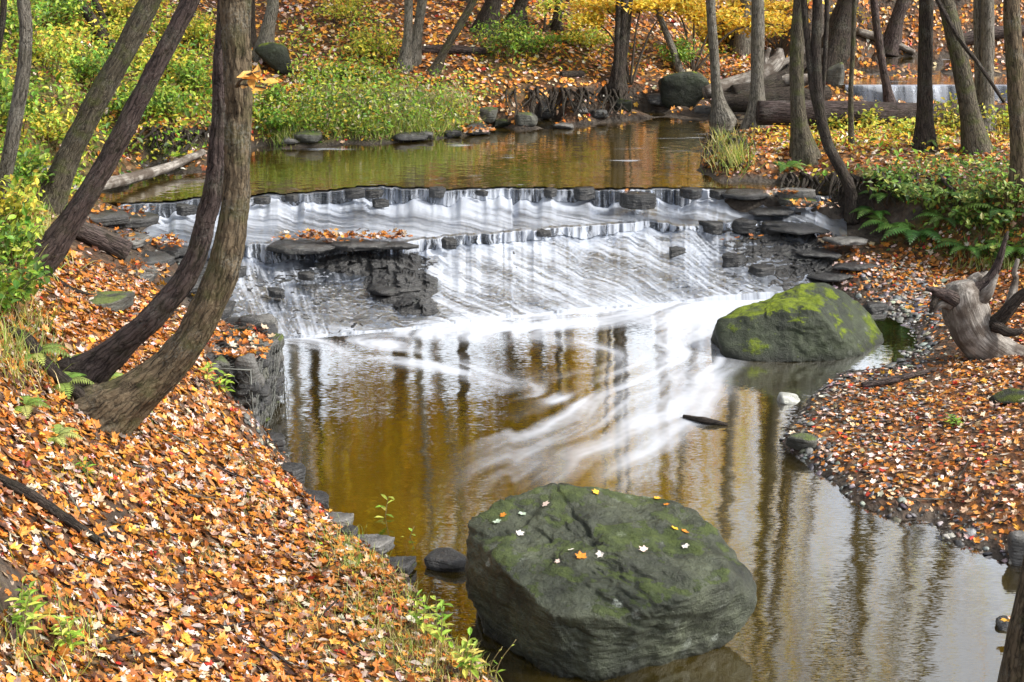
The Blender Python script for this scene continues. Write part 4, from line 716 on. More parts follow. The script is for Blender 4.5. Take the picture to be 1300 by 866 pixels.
# ------------------------------------------------------------------ logs, branches and roots
def log(name, label, pts, rad, bark, cat='log', sides=14, lump=.12, n=24, branches=(), brname='branch', parent=None, group=None):
    P = smooth_path(pts, n); r = np.interp(np.linspace(0, 1, n), np.linspace(0, 1, len(rad)), rad)
    if branches:
        random.seed(len(label)); root = empty(name, P[n // 2], label, cat, group); m = MB(); add_tube(m, P, r, sides, lump, random.randint(0, 99)); m.build('log' if name != 'root_mass' else 'root', M[bark], root)
        for kb, (bp, br) in enumerate(branches): bp = smooth_path(bp, 16); bp = bp + np.linspace(0, 1, 16)[:, None] * .05 * fbm(bp * 3.5 + kb, 60 + kb, 3)[:, None] * np.array([1, .6, 1]) * 2; m = MB(); add_tube(m, bp, np.interp(np.linspace(0, 1, 16), np.linspace(0, 1, len(br)), br), 10, lump, random.randint(0, 99)); m.build(brname, M['bark_dark' if (name == 'root_mass' and kb in (0, 5, 3)) or (name != 'root_mass' and kb in (3, 7, 1)) else 'bark_purple' if name != 'root_mass' and kb in (0, 2) else bark], root)
        return root
    m = MB(); add_tube(m, P, r, sides, lump, random.randint(0, 99)); o = m.build(name, M[bark]); rebase(o, P[n // 2]); return tag(o, label, cat, group)
G = lambda px, py, dz=0.: ground(px, py, dz)
Zp = lambda L, Y: [at_y(a, b, Y + (c[0] if c else 0)) for a, b, *c in L]
log('fallen_log', 'long dark fallen log lying across the stream behind the right bank trees', Zp([(962, 143), (1050, 144), (1150, 146), (1240, 146), (1330, 150)], 22.9), [.20, .21, .2, .18, .17], 'log_wet', n=50, sides=20, lump=.06)
log('fallen_branch', 'grey fallen branch lying at the waterline of the left bank', [at_z(72, 246, 1.12), at_z(110, 238, 1.1), at_z(160, 228, 1.02), at_z(212, 213, 1.0), at_z(258, 193, 1.08)], [.05, .085, .085, .07, .05], 'driftwood', n=40)
log('fallen_log', 'short dark log resting on the left bank shale', [G(84, 296, .1), G(120, 313, .12), G(163, 334, .12)], [.10, .12, .13], 'bark_purple', sides=18)
log('dead_branch', 'dark knotted branch on the leaves at the foot of the leaning pair', [G(10, 424, .03), G(35, 445, .08), G(62, 476, .06), G(100, 512, .08), G(148, 552, .03)], [.035, .05, .05, .05, .03], 'bark_dark', cat='branch', n=30)
log('dead_branch', 'dark branch half buried in leaves on the near left slope', [G(-6, 613, .03), G(40, 640, .06), G(85, 668, .05), G(132, 695, .02)], [.03, .035, .03, .02], 'bark_dark', cat='branch')
log('dead_branch', 'thin crooked stick on the leafy gravel bar below the driftwood', [G(1094, 493, .03), G(1130, 490, .05), G(1155, 482, .04), G(1188, 473, .03)], [.03, .035, .03, .02], 'bark_purple', cat='branch')
log('dead_branch', 'black stick floating in the pool right of the foam', [at_z(868, 529, .01), at_z(895, 534, .03), at_z(924, 539, .01)], [.02, .035, .015], 'bark_dark', cat='branch')
log('dead_branch', 'twig lying on the grey slab left of the mossy slab', [G(60, 350, .04), G(90, 372, .05), G(118, 380, .04)], [.015, .02, .01], 'bark_dark', cat='branch')
log('fallen_log', 'log lying across the far slope behind the twin grey trees', [G(528, 69, .06), G(570, 69, .08), G(616, 70, .06)], [.08, .09, .07], 'log_wet')
log('fallen_log', 'short log on the far slope above the root bank', [G(712, 99, .05), G(740, 98, .05)], [.06, .07], 'bark_dark')
log('dead_branch', 'bare branch on the far slope left of the slim mossy tree', [G(425, 100, .04), G(455, 104, .05), G(478, 108, .03)], [.03, .035, .02], 'bark_dark', cat='branch')
log('dead_branch', 'bare pole leaning from the tilting mossy trunk toward the right bank', [at_y(1186, -8, 18.6), at_y(1215, 45, 18.5), at_y(1245, 85, 18.4), at_y(1275, 130, 18.3)], [.03, .03, .028, .02], 'bark_dark', cat='branch')
log('fallen_log', 'grey log on the slope beyond the distant fall', [G(1088, 46, .1), G(1125, 58, .1), G(1160, 72, .08)], [.08, .09, .06], 'driftwood')
log('fallen_log', 'dark log on the far right slope beyond the twin trunks', [G(1215, 60, .1), G(1255, 52, .12), G(1300, 46, .1)], [.14, .15, .12], 'bark_purple')
Yd = 13.75
log('driftwood_trunk', 'bleached fallen trunk with upturned roots on the gravel bar', Zp([(1420, 480, -.3), (1340, 467, -.2), (1300, 459, -.1), (1262, 445, 0), (1237, 421, .1), (1225, 393, .15), (1220, 372, .18), (1217, 358, .2)], Yd), [.14, .15, .165, .20, .22, .225, .20, .13], 'driftwood', cat='fallen tree', n=90, sides=36, lump=.3, brname='root',
    branches=[(Zp([(1222, 385, .1), (1203, 378, 0), (1187, 372, -.05), (1177, 366, -.05)], Yd), [.11, .075, .05, .02]), (Zp([(1190, 374, 0), (1186, 385, -.05), (1183, 395, -.05)], Yd), [.05, .035, .015]), (Zp([(1238, 372, .1), (1258, 352, .1), (1270, 325, .1), (1281, 292, .1)], Yd), [.085, .05, .036, .012]), (Zp([(1255, 418, .0), (1272, 402, -.1), (1290, 382, -.15), (1318, 362, -.2)], Yd), [.10, .075, .06, .05]), (Zp([(1232, 376, .2), (1236, 362, .25), (1246, 350, .25)], Yd), [.14, .11, .06]), (Zp([(1278, 396, 0), (1287, 365, .1), (1291, 330, .1)], Yd), [.05, .04, .02]), (Zp([(1240, 372, .3), (1246, 356, .35), (1252, 349, .35)], Yd), [.1, .06, .02]), (Zp([(1262, 412, -.1), (1280, 420, -.2), (1300, 418, -.25)], Yd), [.07, .05, .03]), (Zp([(1246, 378, .05), (1258, 366, .0), (1264, 352, 0)], Yd), [.08, .05, .015]), (Zp([(1205, 386, .05), (1192, 388, 0), (1184, 398, 0)], Yd), [.07, .045, .015])])
Yr = 25.6
log('root_mass', 'upturned roots of a toppled tree at the bend beyond the pool', Zp([(895, 118, -.3), (930, 108, -.1), (965, 96, 0), (985, 80, .1), (990, 62, .2)], Yr), [.12, .16, .18, .16, .06], 'driftwood', cat='tree roots', brname='root', lump=.22, branches=[(Zp([(930, 122, -.4), (965, 116, -.3), (1000, 98, -.1), (1018, 80, 0)], Yr), [.2, .2, .17, .1]), (Zp([(985, 84, .1), (1004, 78, .1), (1020, 62, .2)], Yr), [.13, .1, .05]), (Zp([(950, 110, -.1), (990, 104, -.2), (1020, 100, -.3), (1040, 104, -.3)], Yr), [.14, .13, .1, .06]), (Zp([(1000, 90, 0), (1030, 74, .1), (1048, 62, .2)], Yr), [.12, .09, .04]), (Zp([(975, 92, 0), (972, 74, .1), (978, 60, .1)], Yr), [.1, .07, .03]), (Zp([(905, 128, -.4), (955, 128, -.5), (1005, 122, -.5), (1050, 120, -.4)], Yr), [.16, .22, .2, .12])])
for i in range(22):
    q = [(220, 560), (180, 600), (260, 640), (330, 690), (120, 720), (240, 740), (380, 720), (300, 800), (160, 820), (420, 780), (60, 700), (350, 840), (90, 640), (280, 600), (1150, 560), (1220, 600), (1120, 540), (1260, 660), (1180, 640), (1240, 540), (460, 830), (200, 680)][i]
    a = random.uniform(0, 6.28); g = G(*q); l = random.uniform(.15, .4); e = [g + np.array([math.cos(a), math.sin(a), 0]) * l * k for k in (-.5, 0, .5)]; e = [np.array([p[0] + random.uniform(-.03, .03), p[1], float(H(p[0], p[1])) + .035]) for p in e]
    log('twig', 'thin bare twig lying loose on the fallen leaves', e, [.006, .009, .004], random.choice(['bark_dark', 'bark_purple', 'bark_grey']), cat='twig', sides=6, n=10, group='loose twigs on the fallen leaves')
def roots(label, specs, bark='bark_dark'):
    b = specs[0][0]; m = MB()
    for pts, r0 in [(s, random.uniform(.012, .035)) for s in specs]: add_tube(m, smooth_path(pts, 10), np.linspace(r0, r0 * .3, 10), 6, .1, 1)
    o = m.build('exposed_roots', M[bark]); rebase(o, b[0] if np.ndim(b) > 1 else b); tag(o, label, 'tree roots')
def hang(x0, x1, y0, y1, n, dy=.2):
    S = []
    for i in range(n):
        px = random.uniform(x0, x1); g = ground(px, y0 + random.uniform(-4, 4)); d = ground(px + random.uniform(-22, 22), y1 + random.uniform(-8, 4)); a = g + [0, 0, .03]; c = d + [0, -random.uniform(.05, dy), .06]
        S.append([a, a * .65 + c * .35 + [random.uniform(-.08, .08), -random.uniform(.05, .2), .06], a * .3 + c * .7 + [random.uniform(-.08, .08), -.08, .02], c])
    return S
roots('tangle of dark roots hanging from the eroded right bank by the falls', hang(990, 1090, 226, 258, 34))
roots('tangle of dark roots below the multi stemmed tree on the far bank', hang(640, 800, 118, 150, 46, .4))
roots('roots clutching the tip of the peninsula under the slim grey tree', hang(890, 950, 172, 214, 30))
roots('roots spreading over the soil of the right bank between ferns', hang(1100, 1220, 224, 270, 18))
roots('roots under the overhanging brink of the left upper bank', hang(170, 270, 168, 196, 26))
# ------------------------------------------------------------------ plants
def shrub(name, label, cat, b, r, h, nst, nl, ls, pal, wp=None, group=None, template=SIMPLELEAF, up=1., stemc=(.12, .09, .04), droop=0.):
    b = np.asarray(b, float); root = empty(name, b, label, cat, group); m = MB(); tips = []
    for i in range(nst):
        a = random.uniform(0, 6.28); rr = r * math.sqrt(random.uniform(.05, 1)); hh = h * random.uniform(.55, 1) * (1 - .35 * (rr / r) ** 2); e = b + [math.cos(a) * rr, math.sin(a) * rr, hh]
        p = smooth_path([b + [math.cos(a) * rr * .25, math.sin(a) * rr * .25, -.05], b + [math.cos(a) * rr * .45, math.sin(a) * rr * .45, hh * .55], e], 8); add_tube(m, p, np.linspace(.008, .003, 8), 4, tint=stemc); tips.append(p)
    m.build('stem', M['stem'], root)
    tips = np.array(tips); i = rng.integers(0, nst, nl); j = rng.integers(3, 8, nl); P = tips[i, j] + rng.normal(size=(nl, 3)) * [r * .16, r * .16, h * .08]
    P[:, 2] = np.maximum(P[:, 2], H(P[:, 0], P[:, 1]) + .01)
    N = rng.normal(size=(nl, 3)) * .55 + [0, -.25, up]; m = MB(); scatter(m, *template, P, frames(N, rng.uniform(0, 6.28, nl)), ls * rng.uniform(.6, 1.3, nl), pick(pal, wp or [1] * len(pal), nl, .18)); m.build('foliage', M['leaf'], root, False); return root
GR = [(.13, .27, .03), (.24, .38, .04), (.36, .46, .06), (.08, .16, .025)]; YG = [(.4, .46, .05), (.60, .55, .07), (.25, .36, .04), (.7, .55, .08)]; YY = [(.72, .46, .03), (.78, .56, .07), (.6, .33, .02), (.5, .45, .05)]
DG = [(.06, .14, .025), (.12, .22, .03), (.2, .28, .05), (.32, .36, .08)]
BU = [(60, 190, .55, .7, YG, 'yellow green bush between the pale blotchy trunk and the mossy trunk'), (15, 165, .6, .8, GR, 'leafy green bush behind the pale blotchy trunk'), (110, 110, .6, .7, GR, 'green bush behind the upper half of the mossy leaning trunk'), (60, 90, .7, .8, YG, 'light green bush high on the left hill beside the pale trunk'), (175, 155, .5, .6, GR, 'broad leaved green bush above the undercut bank, behind the purple brown tree'), (215, 150, .5, .6, GR, 'bright green bush overhanging the brink of the left upper bank'), (150, 70, .6, .7, YG, 'yellowing bush at the foot of the dark forked tree'), (215, 100, .6, .7, YG, 'pale green bush upslope, left of the leaning pair'), (245, 120, .5, .6, GR, 'green bush close to the rear trunk of the leaning pair'), (170, 30, .7, .8, YG, 'tall yellow green bush near the top of the left hill'), (80, 35, .7, .8, GR, 'dark green bush near the top of the left hill'), (20, 60, .7, .9, GR, 'large green bush near the left edge high on the hill'), (30, 245, .45, .55, GR, 'low green plant cluster at the foot of the pale blotchy trunk'), (245, 60, .6, .7, YG, 'yellowing bush on the slope above the leaning pair'),
      (12, 300, .35, .7, YG, 'yellow flecked bush at the left edge beside the purple brown tree foot'), (18, 345, .35, .6, GR, 'green bush at the left edge, left of the short log'), (8, 400, .35, .5, GR, 'green bush at the left edge above the dark knotted branch'), (345, 168, .4, .35, GR, 'low green plants just right of the front leaning trunk by the water'), (345, 140, .3, .5, GR, 'green sapling growing beside the front leaning trunk'),
      (640, 78, .75, 1.0, GR, 'fresh green shrub alone on the orange far slope'), (675, 68, .6, .6, GR, 'smaller green shrub right of the fresh green one on the far slope'), (860, 85, .5, .6, GR, 'dark green shrub behind the dead leaning pole'), (470, 75, .6, .5, YG, 'yellowing shrub on the far slope left of the twin grey trees'), (440, 30, .7, .6, YG, 'yellow shrub high on the far slope'), (740, 60, .6, .4, YG, 'yellow green shrub on the slope left of the dark multi stemmed tree'),
      (1180, 262, .45, .35, GR, 'pale green leafy plant on the right bank face'), (1250, 300, .45, .45, GR, 'leafy green plant low on the right bank behind the driftwood'), (1215, 290, .4, .4, GR, 'small leaved plant among the ferns on the right bank'), (1060, 165, .35, .4, YG, 'yellow green seedling row at the log right of the mottled grey trunk'), (1105, 165, .35, .45, YG, 'yellow green seedlings between the thin sapling and the dark ridged trunk'), (1205, 170, .4, .6, YG, 'yellow leaved seedling left of the tilting mossy trunk'), (1275, 175, .4, .7, YG, 'yellow leaved seedling between the twin trunks and the frame edge'), (1150, 175, .35, .35, YG, 'low yellow plants left of the dark ridged trunk'), (1140, 252, .4, .35, GR, 'green plant trailing over the brink left of the ridged trunk'), (1240, 262, .4, .35, GR, 'dense low green plant on the bank below the twin trunks'), (1270, 335, .35, .4, YG, 'yellow green plant behind the upright prong of the driftwood'), (1120, 235, .35, .3, YG, 'yellowish plant at the brink right of the bowed stems'), (1285, 265, .35, .5, YG, 'pale yellow leaved sprig at the right frame edge')]
for px, py, r, h, pal, lb in BU:
    far = ground(px, py); pal = DG if px > 1100 and py > 225 else pal; shrub('bush', lb, 'bush', far, r, h, 14, int((520 if px < 1100 else 260) * r / .5), .085 if px < 300 or py > 180 else .08, pal)
# fern: fronds with paired leaflets
def fern(label, b, n, ln, pal, name='fern', cat='fern', a0=0, a1=6.28):
    b = np.asarray(b, float); m = MB()
    for i in range(n):
        a = a0 + (a1 - a0) * (i + random.uniform(-.3, .3)) / n; L = ln * random.uniform(.7, 1.1); d = np.array([math.cos(a), math.sin(a), 0]); s = np.linspace(0, 1, 16); P = b + d * (L * s * .92)[:, None] + np.array([0, 0, 1]) * (L * (.75 * s - .75 * s ** 2.2))[:, None]
        c = pick(pal, [1] * len(pal), 1)[0]; add_tube(m, P, np.linspace(.004, .0015, 16), 3, tint=(.1, .12, .03)); sd = np.cross(d, [0, 0, 1]); tg = np.gradient(P, axis=0); tg /= np.linalg.norm(tg, axis=1)[:, None]
        for k in range(2, 16):
            w_ = .24 * L * math.sin(math.pi * min(1, (k + 1) / 16) ** .8) + .012
            for sg in (-1, 1):
                q = P[k]; e = q + sd * sg * w_ + tg[k] * w_ * .35 - [0, 0, w_ * .25]; hw = tg[k] * L * .026; m.add(np.array([q - hw, (q + e) / 2 - hw * 1.1 + [0, 0, .006], e, (q + e) / 2 + hw * 1.1 + [0, 0, .006], q + hw]), [(0, 1, 2, 3, 4)], c * random.uniform(.75, 1.25))
    o = m.build(name, M['leaf'], smooth=False); rebase(o, b); return tag(o, label, cat)
FG = [(.05, .13, .03), (.09, .2, .04), (.14, .24, .05)]; FP = [(.3, .4, .1), (.2, .32, .06), (.4, .42, .12)]
for px, py, n, ln, pal, lb in [(1130, 290, 9, .5, FG, 'leftmost dark green fern at the foot of the right bank'), (1160, 300, 9, .55, FG, 'full green fern on the right bank above the orange leaves'), (1200, 285, 8, .5, FG, 'fern in the middle of the right bank face'), (1230, 318, 8, .5, FG, 'fern just above the upright root of the driftwood'), (1270, 272, 8, .55, FG, 'tall dark fern at the right frame edge of the bank'), (1120, 250, 7, .4, FG, 'small fern under the brink of the right bank'), (1165, 240, 7, .42, FG, 'fern growing at the brink of the right bank'), (1210, 250, 7, .42, FG, 'fern on the brink below the tilting mossy trunk'), (1285, 320, 8, .45, FG, 'lowest fern by the right frame edge'), (1000, 215, 6, .35, FG, 'small fern on the brink above the root tangle'), (1110, 275, 8, .4, FG, 'small fern right beside the bowed stems'),
                               (92, 470, 8, .34, FP, 'pale fern in front of the rear leaning trunk'), (118, 492, 8, .36, FP, 'pale fern in the fork between the two leaning trunks'), (146, 520, 7, .34, FP, 'pale fern against the foot of the front leaning trunk'), (75, 492, 7, .3, FP, 'pale fern on the dark knotted branch'), (30, 520, 7, .26, FP, 'small pale fern below the dark knotted branch at the left edge'), (70, 560, 7, .24, FP, 'small pale fern on the open leaf slope below the leaning pair'), (40, 455, 8, .3, FP, 'pale fern on the bank left of the leaning pair')]:
    fern(lb, ground(px, py), n, ln, pal)
def weed(label, b, h, nl, pal, lean=(0, 0), ls=.12, nst=1, spray=True, cat='weed'):
    b = np.asarray(b, float); root = empty('weed', b, label, cat); m = MB(); f = MB(); Q = []
    for s_ in range(nst):
        hh = h * random.uniform(.7, 1.05) if s_ else h; o_ = np.array([random.uniform(-.07, .07), random.uniform(-.07, .07), 0]) * (s_ > 0); l = np.array([lean[0] + random.uniform(-.1, .1) * (s_ > 0), lean[1], 0])
        p = smooth_path([b + o_ - [0, 0, .03], b + o_ + l * .3 * hh + [0, 0, hh * .5], b + o_ + l * hh + [0, 0, hh]], 14); add_tube(m, p, np.linspace(.0055, .002, 14), 5, tint=(.20, .16, .07)); Q.append(p)
    for p in Q:
        for k in range(nl):
            i = 4 + int(9.9 * k / nl); a = k * 2.4 + random.uniform(-.4, .4); d = np.array([math.cos(a), math.sin(a), random.uniform(-.15, .5)]); d /= np.linalg.norm(d); L = ls * random.uniform(.6, 1.15) * (1 - .35 * k / nl)
            n_ = np.cross(np.cross(d, [0, 0, 1.]), d); Fm = np.stack([np.cross(d, n_), d, n_], -1)[None]
            scatter(f, SIMPLELEAF[0] * [1.0, 1, 1] + [0, .5, 0], SIMPLELEAF[1], p[i][None], Fm, np.array([[L * .75, L, L]]), pick(pal, [1] * len(pal), 1, .15))
    m.build('stem', M['stem'], root); f.build('foliage', M['leaf'], root, False); return root
WP = [(.32, .45, .06), (.5, .55, .1), (.2, .34, .04)]
weed('tall lance leaved weed standing against the golden water at the left bank edge', ground(488, 690), .42, 11, WP, (.10, 0), .15)
weed('small weed with thin stalks beside the tall one at the left bank edge', ground(515, 712), .3, 8, WP, (.25, 0), .10)
weed('leafy green weed by the water in front of the big boulder left flank', ground(560, 835), .42, 16, WP, (.05, 0), .12, 2)
weed('spreading yellow green weed at the bottom edge left of the big boulder', ground(585, 862), .30, 12, WP + [(.6, .5, .15)], (.2, 0), .13, 3)
weed('bare twiggy stalks reaching over the water below the big boulder', ground(625, 872), .34, 4, WP, (.45, 0), .06, 2)
weed('broad leaved weed low on the bank above the leafy green weed', ground(530, 800), .25, 12, WP, (0, 0), .11, 2)
weed('yellow green weed sprouting at the lower left corner', ground(30, 812), .30, 12, WP, (.1, 0), .12, 3)
weed('small weed in the leaves near the lower left corner', ground(95, 835), .22, 10, WP, (-.1, 0), .10, 3)
weed('green sprig on the dark branch of the near left slope', ground(112, 610), .16, 8, GR, (0, 0), .08, 2)
weed('bright green tuft alone on the gravel bar leaves', ground(1207, 542), .10, 10, GR, (0, 0), .08, 4)
weed('bright green sprig at the foot of the wire basket', ground(285, 505), .22, 10, WP, (.2, 0), .13, 2)
weed('green sprig among stones left of the wire basket', ground(262, 488), .2, 9, WP, (.3, 0), .12, 2)
# low hanging golden sprays
def spray_sapling(label, base, heads, nl, ls, pal):
    b = ground(*base); root = empty('sapling', b, label, 'sapling'); m = MB(); f = MB(); top = None
    for hx, hy, dy, rx, ry in heads:
        e = at_y(hx, hy, b[1] + dy); p = smooth_path([b - [0, 0, .05], b * .55 + e * .45 + [0, 0, .35], e], 12); add_tube(m, p, np.linspace(.028, .008, 12), 6, tint=(.07, .055, .04)); dep = project(e)[2]; wx, wz = rx / FPX * dep, ry / FPX * dep
        for k in range(7):
            q = e + [random.uniform(-wx, wx), random.uniform(-.5, .5), random.uniform(-wz, wz)]; tw = smooth_path([p[9], (p[9] + q) / 2 + [0, 0, .08], q], 8); add_tube(m, tw, np.linspace(.01, .003, 8), 4, tint=(.07, .055, .04))
            n_ = nl // 7; P = tw[rng.integers(3, 8, n_)] + rng.normal(size=(n_, 3)) * [wx * .28, .2, .045]; scatter(f, *SIMPLELEAF, P, frames(rng.normal(size=(n_, 3)) * .4 + [0, -.3, 1], rng.uniform(0, 6.28, n_)), ls * rng.uniform(.7, 1.3, n_), pick(pal, [1] * len(pal), n_, .1))
    m.build('stem', M['stem'], root); f.build('foliage', M['leaf'], root, False)
spray_sapling('golden leaved sapling spreading over the dark multi stemmed tree', (800, 108), [(770, 8, .3, 40, 8), (815, 8, 0, 45, 10), (745, 24, .2, 22, 5), (860, 4, .3, 40, 10)], 520, .10, YY)
spray_sapling('golden leaved sapling arching left of the slim grey tree', (880, 92), [(880, 18, 0, 28, 12), (925, 28, .4, 34, 14), (850, 6, 0, 28, 6), (985, 30, .4, 44, 14)], 620, .10, YY)
spray_sapling('golden leaved sapling behind the pale straight trunk', (990, 62), [(1000, 12, .4, 40, 10), (1060, 15, .4, 30, 10), (940, 8, .4, 44, 12), (905, 44, .5, 40, 10)], 520, .10, YY)
spray_sapling('yellow green sapling high on the slope behind the stump roots', (930, 46), [(950, 12, .5, 22, 12)], 260, .11, YG)
spray_sapling('yellow sapling on the far slope among the dark trunks', (690, 40), [(700, 14, 0, 26, 8), (740, 34, 0, 24, 6)], 180, .10, YG)
# twig of orange leaves growing from the front leaning trunk
m = MB(); s0 = at_y(300, 110, leaner.location[1] - .12); SPR = []
for q in [(330, 90), (318, 100), (338, 112)]:
    e = at_y(q[0], q[1], leaner.location[1] - .35); tw = smooth_path([s0, (s0 + e) / 2 + [0, -.1, .03], e], 8); add_tube(m, tw, np.linspace(.011, .005, 8), 5, tint=(.06, .045, .03)); SPR += [tw[k] for k in (4, 5, 7)]
m.build('twig', M['stem'], leaner)
for q in SPR:
    f = MB(); scatter(f, *SIMPLELEAF, (q + rng.normal(size=3) * .02)[None], frames((rng.normal(size=3) * .3 + [0, -.45, 1])[None], rng.uniform(-.5, .5, 1) + 1.57 * (rng.random() > .5)), np.array([rng.uniform(.09, .14)]), pick([(.8, .42, .1), (.85, .5, .16)], [1, 1], 1, .08)); f.build('leaf', M['leaf'], leaner, False)
# ------------------------------------------------------------------ ground cover
def sample(n, x0, x1, y0, y1): return rng.uniform(x0, x1, n), rng.uniform(y0, y1, n)
def inview(x, y, z, m=160):
    a, b, d = project(np.stack([x, y, z], -1)); return (a > -m) & (a < 1300 + m) & (b > -90) & (b < 900)
LP = [(.44, .155, .022), (.30, .10, .022), (.60, .30, .04), (.55, .44, .37), (.16, .06, .025), (.36, .03, .015), (.07, .032, .02), (.52, .22, .05), (.44, .30, .20)]; LW = [30, 17, 9, 17, 11, 2, 10, 14, 12]; BW = [22, 14, 6, 22, 12, 4, 9, 10, 14]; FW = [30, 8, 20, 18, 4, 3, 2, 22, 16]
lit = MB()
def litter(n, x0, x1, y0, y1, size, keepf=None, LW=LW, gain=1.):
    x, y = sample(n, x0, x1, y0, y1); z = H(x, y); k = (z > wl(x, y) + .02) & inview(x, y, z)
    md = gridval(mz, x, y); gd = gridval(gz, x, y); pr = (1 - .88 * md) * (1 - .62 * gd); k &= rng.random(n) < pr
    if keepf is not None: k &= keepf(x, y, z)
    x, y, z = x[k], y[k], z[k]; n = len(x); N = Hn(x, y) + rng.normal(size=(n, 3)) * .26; S = np.stack([np.ones(n)] * 3, 1) * (size * rng.uniform(.5, 1.2, n))[:, None]; S[:, 2] *= rng.uniform(-.8, 1.1, n); S[:, 0] *= rng.uniform(.7, 1, n)
    patch = n2(x, y, .8, 120); pal = np.array(LP); w = np.array(LW, float)
    c = pick(LP, LW, n, .15) * (gain + .25 * patch)[:, None]
    P = np.stack([x, y, z + rng.uniform(.004, .03, n)], 1); Fm = frames(N, rng.uniform(0, 6.28, n)); c = np.clip(c, .005, .85); S[:, 2] = np.abs(S[:, 2]) * np.where(rng.random(n) < .3, -.6, 1); tm = rng.integers(0, 5, n); c[tm == 4] = c[tm == 4] * .6
    for q in range(5): scatter(lit, *(MAPLES + [(SIMPLELEAF[0] * [.9, 1, 1.3], SIMPLELEAF[1])])[q], P[tm == q], Fm[tm == q], S[tm == q], c[tm == q])
litter(68000, -6.5, .6, 5.5, 14.5, .098)
litter(30000, 1.5, 7.5, 7.5, 17.5, .082, LW=BW, gain=1.2)
litter(9000, -9, 0, 13.5, 22, .12); litter(14000, 1.2, 9.5, 16, 24, .12)
litter(60000, -12, 12, 20, 36, .14, LW=FW, gain=1.5); litter(8000, 3, 14, 28, 40, .15, LW=FW, gain=1.2)  # far leaf colours lightened to stand in for sunlight on the slope
# leaves caught on the wet ledges
def clump(px, py, rx, ry, z, n, size=.10):
    a = rng.uniform(0, 6.28, n); r = np.sqrt(rng.random(n)); c = at_z(px, py, z); P = at_z(px + rx * r * np.cos(a), py + ry * r * np.sin(a), z); P[:, 2] += rng.uniform(0, .07, n)
    scatter(lit, *MAPLE, P, frames(rng.normal(size=(n, 3)) * .35 + [0, 0, 1], rng.uniform(0, 6.28, n)), size * rng.uniform(.6, 1.2, n), pick(LP, LW, n))
clump(430, 303, 85, 5, .66, 190); clump(500, 302, 24, 4, .66, 40); clump(215, 310, 22, 6, .68, 70); clump(940, 304, 30, 3, .62, 8); clump(1030, 262, 36, 5, .86, 40); clump(990, 246, 20, 4, .93, 26); clump(606, 166, 22, 4, .98, 60); clump(300, 438, 50, 22, .715, 150, .12); clump(165, 345, 50, 8, .86, 70); clump(160, 272, 40, 6, .97, 50); clump(120, 268, 40, 6, 1.02, 50); clump(1284, 795, 10, 5, .06, 5); clump(806, 247, 16, 2, .92, 5); clump(150, 305, 40, 8, .88, 40)
clump(1010, 368, 16, 4, .6, 0)
o = lit.build('fallen_leaves', M['litter'], smooth=False); tag(o, kind='stuff')
# undergrowth of the left hill, far bank and right bank
ug = MB()
def under(n, x0, x1, y0, y1, size, h, pal, th=.25):
    x, y = sample(n, x0, x1, y0, y1); z = H(x, y); k = (z > wl(x, y) + .04) & inview(x, y, z) & (gridval(gz, x, y) * (.6 + .8 * (n2(x, y, 1.1, 130) + .5)) > th + .4 * rng.random(n)); x, y, z = x[k], y[k], z[k]; n = len(x)
    scatter(ug, *SIMPLELEAF, np.stack([x, y, z + h * rng.random(n) ** 1.4], 1), frames(rng.normal(size=(n, 3)) * .5 + [0, -.3, 1], rng.uniform(0, 6.28, n)), size * rng.uniform(.5, 1.3, n), pick(pal, [1] * len(pal), n, .2))
under(52000, -9, -2, 13, 27, .085, .34, YG + GR[:2] + [(.2, .14, .06)]); under(30000, -5, 2, 20.5, 25, .075, .34, GR + YG[:1] + [(.5, .46, .3)]); under(15000, -5, 6, 23, 34, .085, .2, GR[:3] + YG + YY[:2], .2); under(9000, 1.5, 9, 16, 19.0, .065, .24, [(.07, .15, .03), (.12, .22, .03), (.2, .28, .04)]); under(7000, 1.5, 9, 19, 23.5, .075, .2, YG + YY[:1])
under(3500, -9, -2, 12.5, 25, .15, .3, GR, .1); under(900, 1.5, 9, 16, 20, .12, .25, GR, .1); under(1500, -6.5, -.2, 6, 13, .05, .07, YG + GR, .16)
o = ug.build('undergrowth', M['leaf'], smooth=False); tag(o, kind='stuff')
gs = MB()
def grass(px, py, rx, ry, n, h, pal, w_=.012):
    a = rng.uniform(0, 6.28, n); r = np.sqrt(rng.random(n)); X = px + rx * r * np.cos(a); Y = py + ry * r * np.sin(a); P = np.array([ground(q, s) for q, s in zip(X[:max(12, n // 14)], Y[:max(12, n // 14)])]); P = P[rng.integers(0, len(P), n)] + np.c_[rng.normal(size=(n, 2)) * .09, np.zeros(n)]; P[:, 2] = H(P[:, 0], P[:, 1]) - .01; P = P[P[:, 2] > wl(P[:, 0], P[:, 1]) - .03]; n = len(P)
    hh = h * rng.uniform(.5, 1.2, n); scatter(gs, *BLADE, P, frames(rng.normal(size=(n, 3)) * .3 + [0, 0, 1], rng.uniform(0, 6.28, n)), np.stack([np.full(n, w_), hh * .7, hh], 1), pick(pal, [1] * len(pal), n, .2))
GP = [(.2, .32, .05), (.36, .42, .08), (.5, .5, .2)]; GS_ = [(.5, .45, .14), (.42, .46, .08), (.6, .5, .22)]
